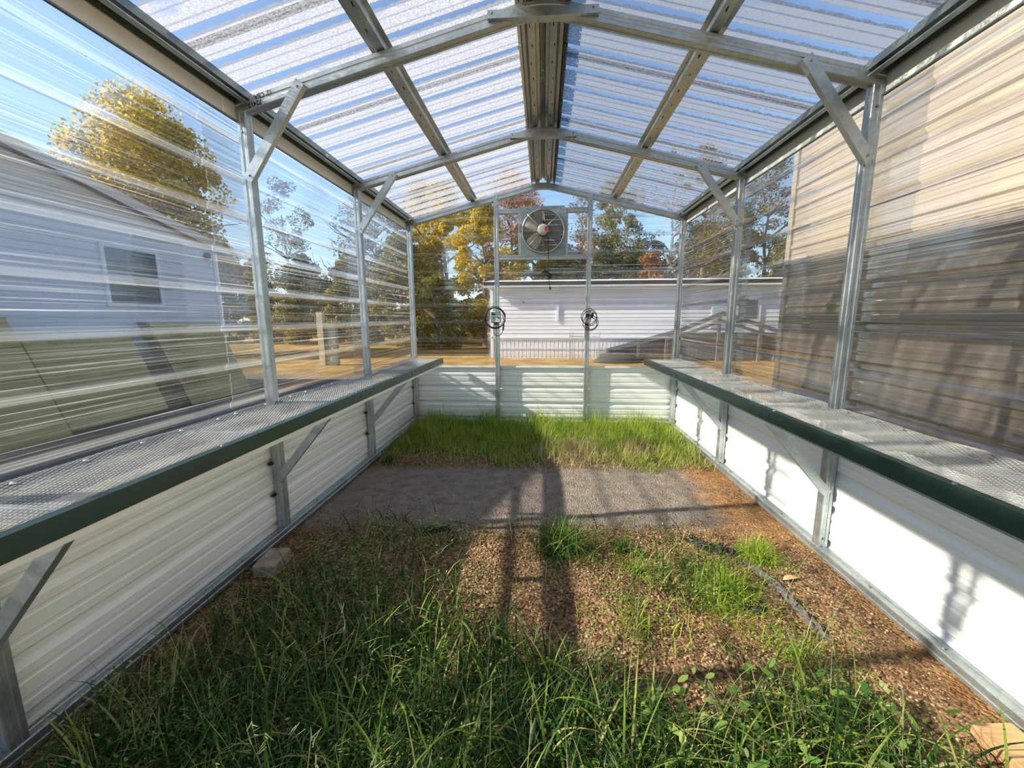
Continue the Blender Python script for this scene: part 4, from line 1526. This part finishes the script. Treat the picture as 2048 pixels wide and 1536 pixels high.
MB().span((-.75, YM - .06, 2.05), (-.70, YM - .012, 2.10)).build('wall_fitting', M_INK, mh)

# ramp to its door
rp = thing('access_ramp', (5, 14.6, 0), 'dark wooden ramp and landing leading up to the mobile home door', 'ramp')
rp_prof = [(-.0, -.12), (0, .12), (.9, .12), (.9, -.12)]
MB().sweep([(0, -.10), (0, .10), (-.95, .10), (-.95, -.10)], [(2.0, 14.55, .12), (4.75, 14.55, .86)]).build('sloped_deck', M_RAMPWOOD, rp)
MB().span((4.75, 14.55, .76), (7.9, 15.48, .96)).build('landing', M_RAMPWOOD, rp)
MB().sweep([(-.02, -.07), (.02, -.07), (.02, .07), (-.02, .07)], [(2.2, 14.5, .35), (4.66, 14.5, 1.05), (6.02, 14.5, 1.62), (8.2, 14.5, .92)]).build('handrail', M_RAMPWOOD, rp)
MB().sweep([(-.02, -.05), (.02, -.05), (.02, .05), (-.02, .05)], [(4.66, 14.5, .86), (6.02, 14.5, 1.36), (8.2, 14.5, .70)]).build('handrail', M_RAMPWOOD, rp)
for x, h in ((4.24, .96), (4.47, 1.02), (5.95, 1.58), (7.3, 1.2), (3.3, .65)):
    MB().span((x - .045, 14.47, -.01), (x + .045, 14.56, h)).build('post', M_RAMPWOOD, rp)
st = MB()
for k in range(4):
    MB().span((7.9 + .28 * k, 14.55, .0), (8.2 + .28 * k, 15.4, .78 - .2 * k)).build('step', M_RAMPWOOD, rp)
tp = MB()
tp.lathe([(.75, 0), (.70, .10), (.45, .24), (.001, .30)], (2.55, 14.1, -.01), (0, 0, 1), 20)
for i, v_ in enumerate(tp.v):
    tp.v[i] = (2.55 + (v_[0] - 2.55) * 1.1, 14.1 + (v_[1] - 14.1) * .5, v_[2] * (1 + .25 * math.sin(i * 1.7)))
tag(tp.build('dark_tarp', M_FABRIC, None, True), 'low black tarp mound at the foot of the ramp', 'tarp')
pr = thing('pipe_rack', (1.43, 14.4, 0), 'thin light metal pipe stand before the mobile home', 'rack')
for x in (.93, 1.02, 1.95):
    MB().tube([(x, 14.4, -.01), (x, 14.4, 1.0)], .014, 6, (0, 1, 0)).build('upright', G_GALV, pr)
MB().tube([(.93, 14.4, .86), (1.95, 14.4, .83)], .02, 6).build('crossbar', G_GALV, pr)
MB().tube([(.93, 14.4, .40), (1.95, 14.4, .40)], .012, 6).build('crossbar', G_GALV, pr)

# utility post on the left lawn
up_ = thing('utility_post', (-7.0, 12.9, 0), 'tan utility post with a grey meter box on the left lawn', 'post')
M_TANP = mk_wood('tan_post_wood', (.40, .33, .22), (.58, .50, .37), (20, 20, 2))
MB().span((-7.26, 12.85, -.02), (-7.07, 13.0, 1.72)).build('post', M_TANP, up_)
MB().span((-7.05, 12.88, -.02), (-6.66, 13.05, 1.32), .02).build('meter_cabinet', G_DARK, up_)

# ------------------------------------------------------------------ trees


def tree(name, x, y, h, cr, ch, m, label, n=6000, leaf=.16, trunk=.16, nb=48, branches=9, zc=None, group='trees around the yard', low=.25):
    o = thing(name, (x, y, -.02), label, 'tree', group)
    tb = MB()
    r = random.Random(int(abs(x * 13 + y * 7)))
    top = h * .80
    pts = [(x, y, -.02)]
    for k in range(1, 7):
        t = k / 6
        pts.append((x + r.uniform(-.15, .15) * t, y + r.uniform(-.15, .15) * t, top * t))
    for k in range(6):
        ra, rb = trunk * (1 - .14 * k), trunk * (1 - .14 * (k + 1))
        tb.tube([pts[k], pts[k + 1]], (ra + rb) / 2, 7, (0, 1, 0))
    ends = []
    for k in range(branches):
        t = r.uniform(.3, 1)
        p0 = Vector(pts[min(6, int(t * 6))])
        a = r.uniform(0, 6.28)
        L = cr * r.uniform(.5, 1.0) * (1.15 - .5 * t)
        p1 = p0 + Vector((math.cos(a) * L * .5, math.sin(a) * L * .5, L * .35))
        p2 = p0 + Vector((math.cos(a) * L, math.sin(a) * L, L * r.uniform(.4, .9)))
        tb.tube([p0, p1], trunk * .32, 5, (0, 1, 0))
        tb.tube([p1, p2], trunk * .18, 5, (0, 1, 0))
        for q_ in range(2):
            p3 = p2 + Vector((r.uniform(-1, 1), r.uniform(-1, 1), r.uniform(.1, 1))) * L * .4
            tb.tube([p2, p3], trunk * .09, 4, (0, 1, 0))
            ends.append(p3)
        ends.append(p2)
    tb.build('trunk', M_BARK, o)
    if n:
        # blobs of leaves
        z0, z1 = h * low, h
        bc = []
        for k in range(nb):
            t = rng.uniform(0, 1)
            zz = z0 + (z1 - z0) * t
            prof = math.sin(math.pi * min(1, .18 + .82 * t)) ** .6
            a = rng.uniform(0, 6.28)
            q_ = cr * prof * math.sqrt(rng.uniform(0, 1)) * .85
            bc.append((x + q_ * math.cos(a), y + q_ * math.sin(a), zz))
        bc = np.array(bc)
        idx = rng.integers(0, nb, n)
        br_ = cr * rng.uniform(.13, .34, nb)
        d = rng.normal(0, 1, (n, 3))
        d /= np.linalg.norm(d, axis=1)[:, None]
        P_ = bc[idx] + d * (br_[idx] * rng.uniform(.25, 1, n) ** .5)[:, None] * np.array([1, 1, .75])
        P_[:, 2] = np.maximum(P_[:, 2], .1)
        u_ = rng.normal(0, 1, (n, 3))
        u_ /= np.linalg.norm(u_, axis=1)[:, None]
        v_ = np.cross(u_, rng.normal(0, 1, (n, 3)))
        v_ /= np.linalg.norm(v_, axis=1)[:, None]
        s_ = leaf * rng.uniform(.5, 1.2, n)
        V = np.zeros((n, 4, 3))
        V[:, 0] = P_ - u_ * s_[:, None] * .6
        V[:, 1] = P_ + v_ * s_[:, None] * .38
        V[:, 2] = P_ + u_ * s_[:, None] * .6
        V[:, 3] = P_ - v_ * s_[:, None] * .38
        F = (np.arange(n) * 4)[:, None] + np.array([0, 1, 2, 3])
        f_ = bigmesh('foliage', V.reshape(-1, 3), F, m, o)
        f_['kind'] = 'stuff'
    return o


tree('golden_tree', -15.6, 16.0, 9.6, 3.1, 6, T_YEL, 'large golden tree rising behind the left house roof', 52000, .14, .22, nb=130)
tree('bare_tree', -15.7, 25.0, 9.6, 2.0, 5, T_GREY, 'thin grey tree right of the golden tree', 5000, .13, .16, branches=26)
tree('bare_tree', -12.0, 27.0, 9.2, 2.4, 5, T_GREY, 'sparse grey tree over the left lawn', 6000, .13, .16, branches=26)
tree('bare_tree', -9.6, 24.0, 9.0, 2.0, 5, T_GREY, 'sparse grey tree beside the back left corner', 7000, .13, .16, branches=26)
tree('golden_tree', -5.6, 24.0, 8.6, 2.5, 6, T_YEL, 'golden tree in the middle of the back left view', 30000, .14, .18, low=.08)
tree('olive_tree', -7.6, 21.8, 5.6, 1.9, 4, T_OLIVE, 'olive bushy tree at the left edge of the back wall', 15000, .13, .14, low=.04)
tree('golden_tree', -3.1, 22.0, 7.6, 1.7, 6, T_YEL, 'slim golden tree just left of the mobile home', 22000, .13, .16, low=.06)
tree('olive_tree', -5.2, 20.2, 3.4, 1.7, 4, T_OLIVE, 'low olive tree in front of the golden trees', 12000, .12, .10, low=.03)
tree('rusty_tree', -8.2, 29.0, 10.2, 2.8, 6, T_RUST, 'rusty red tree behind the golden trees', 12000, .15, .18)
tree('rusty_tree', -2.0, 28.0, 10.8, 2.7, 6, T_RUST, 'rusty brown tree behind the fan', 14000, .15, .18)
tree('golden_tree', -.4, 24.5, 6.6, 1.8, 5, T_YEL, 'pale golden tree below the fan', 12000, .13, .14)
tree('dark_tree', 1.4, 29.5, 6.2, 2.2, 6, T_DARK, 'dark evergreen tree behind the mobile home roof', 14000, .15, .2)
tree('bare_tree', 2.2, 25.5, 8.8, 1.7, 5, T_GREY, 'thin grey tree just right of the fan', 3500, .13, .13, branches=24)
tree('olive_tree', 4.6, 28.0, 9.8, 2.6, 6, T_OLIVE, 'tall olive tree right of the fan', 18000, .14, .18)
tree('rusty_tree', 3.6, 33.0, 7.6, 2.6, 6, T_RUST, 'low rusty tree behind the tall olive tree', 9000, .16, .18)
tree('dark_tree', 7.2, 31.0, 7.0, 2.5, 6, T_DARK, 'low dark evergreen right of the tall olive tree', 14000, .15, .2)
tree('bare_tree', 7.1, 24.5, 11, 1.6, 5, T_GREY, 'bare trunks rising near the back right corner', 1500, .12, .17, branches=22)
tree('bare_tree', 9.2, 25.5, 10.8, 1.9, 5, T_GREY, 'thin bare tree just past the back right corner', 6000, .13, .15, branches=26)
tree('olive_tree', 11.4, 28.0, 9.4, 2.6, 6, T_OLIVE, 'olive tree seen through the far right wall', 18000, .14, .18)
tree('bare_tree', 14.4, 29.0, 11.8, 3.0, 6, T_GREY, 'tall grey tree beside the beige building', 11000, .14, .18, branches=30)
tree('dark_tree', 12.6, 34.0, 8.6, 3.2, 6, T_DARK, 'dark tree low behind the grey tree at right', 14000, .16, .2)
tree('dark_tree', -19.0, 33.0, 5.6, 2.6, 5, T_DARK, 'dark evergreen at the far end of the left lawn', 12000, .16, .2, low=.03)
tree('dark_tree', -14.3, 34.5, 4.8, 2.5, 5, T_DARK, 'rounded dark evergreen beyond the utility post', 12000, .16, .2, low=.03)
tree('dark_tree', -10.4, 33.5, 5.6, 2.4, 5, T_DARK, 'dark evergreen behind the sparse grey trees', 12000, .16, .2, low=.03)
tree('olive_tree', -23.8, 34.0, 6.4, 2.6, 5, T_OLIVE, 'olive tree at the far left of the lawn', 12000, .16, .2, low=.03)
tree('olive_tree', 1.0, 23.5, 4.8, 1.6, 5, T_OLIVE, 'low olive tree just over the mobile home roof', 12000, .12, .12, low=.1)
tree('rusty_tree', 5.9, 23.8, 5.0, 1.5, 5, T_RUST, 'low rusty tree over the right half of the mobile home roof', 9000, .12, .12, low=.1)
tree('dark_tree', 3.4, 24.0, 4.9, 1.5, 5, T_DARK, 'small dark tree over the middle of the mobile home roof', 11000, .12, .12, low=.1)
tree('golden_tree', -7.4, 26.0, 9.6, 2.0, 6, T_YEL, 'tall golden tree behind the olive bushy tree', 20000, .14, .16, low=.1)
for (x, y, h, lab) in ((-17.2, 24.5, 3.6, 'dark shrub nearest the house corner in the far hedge'), (-14.6, 24.0, 3.3, 'dark shrub second from the house in the far hedge'),
                       (-12.2, 24.5, 3.5, 'dark shrub behind the utility post in the far hedge'), (-9.9, 23.8, 3.0, 'dark shrub at the right end of the far hedge'), (-20.0, 25.0, 3.9, 'dark shrub at the left end of the far hedge')):
    tree('hedge_shrub', x, y, h, 1.5, 3, T_DARK if int(x) % 2 else T_OLIVE, lab, 11000, .13, .08, low=.02, group='far hedge shrubs', branches=5)
for k, (x, h, m_, nm) in enumerate(((-44, 8.5, T_DARK, 'first'), (-36, 7.5, T_RUST, 'second'), (-28.5, 8.5, T_DARK, 'third'), (-21, 7.5, T_OLIVE, 'fourth'), (-13.5, 8, T_DARK, 'fifth'), (-6, 8.5, T_DARK, 'sixth'), (1.5, 7.5, T_RUST, 'seventh'), (9, 8, T_DARK, 'eighth'), (16.5, 9, T_DARK, 'ninth'), (24, 9, T_OLIVE, 'tenth'))):
    tree('woodland_tree', x, 44 + (k % 3) * 2, h, 3.9, 5, m_, '%s tree from the left in the distant woodland line' % nm, 8000, .32, .25, low=.02, group='distant woodland line', branches=6)
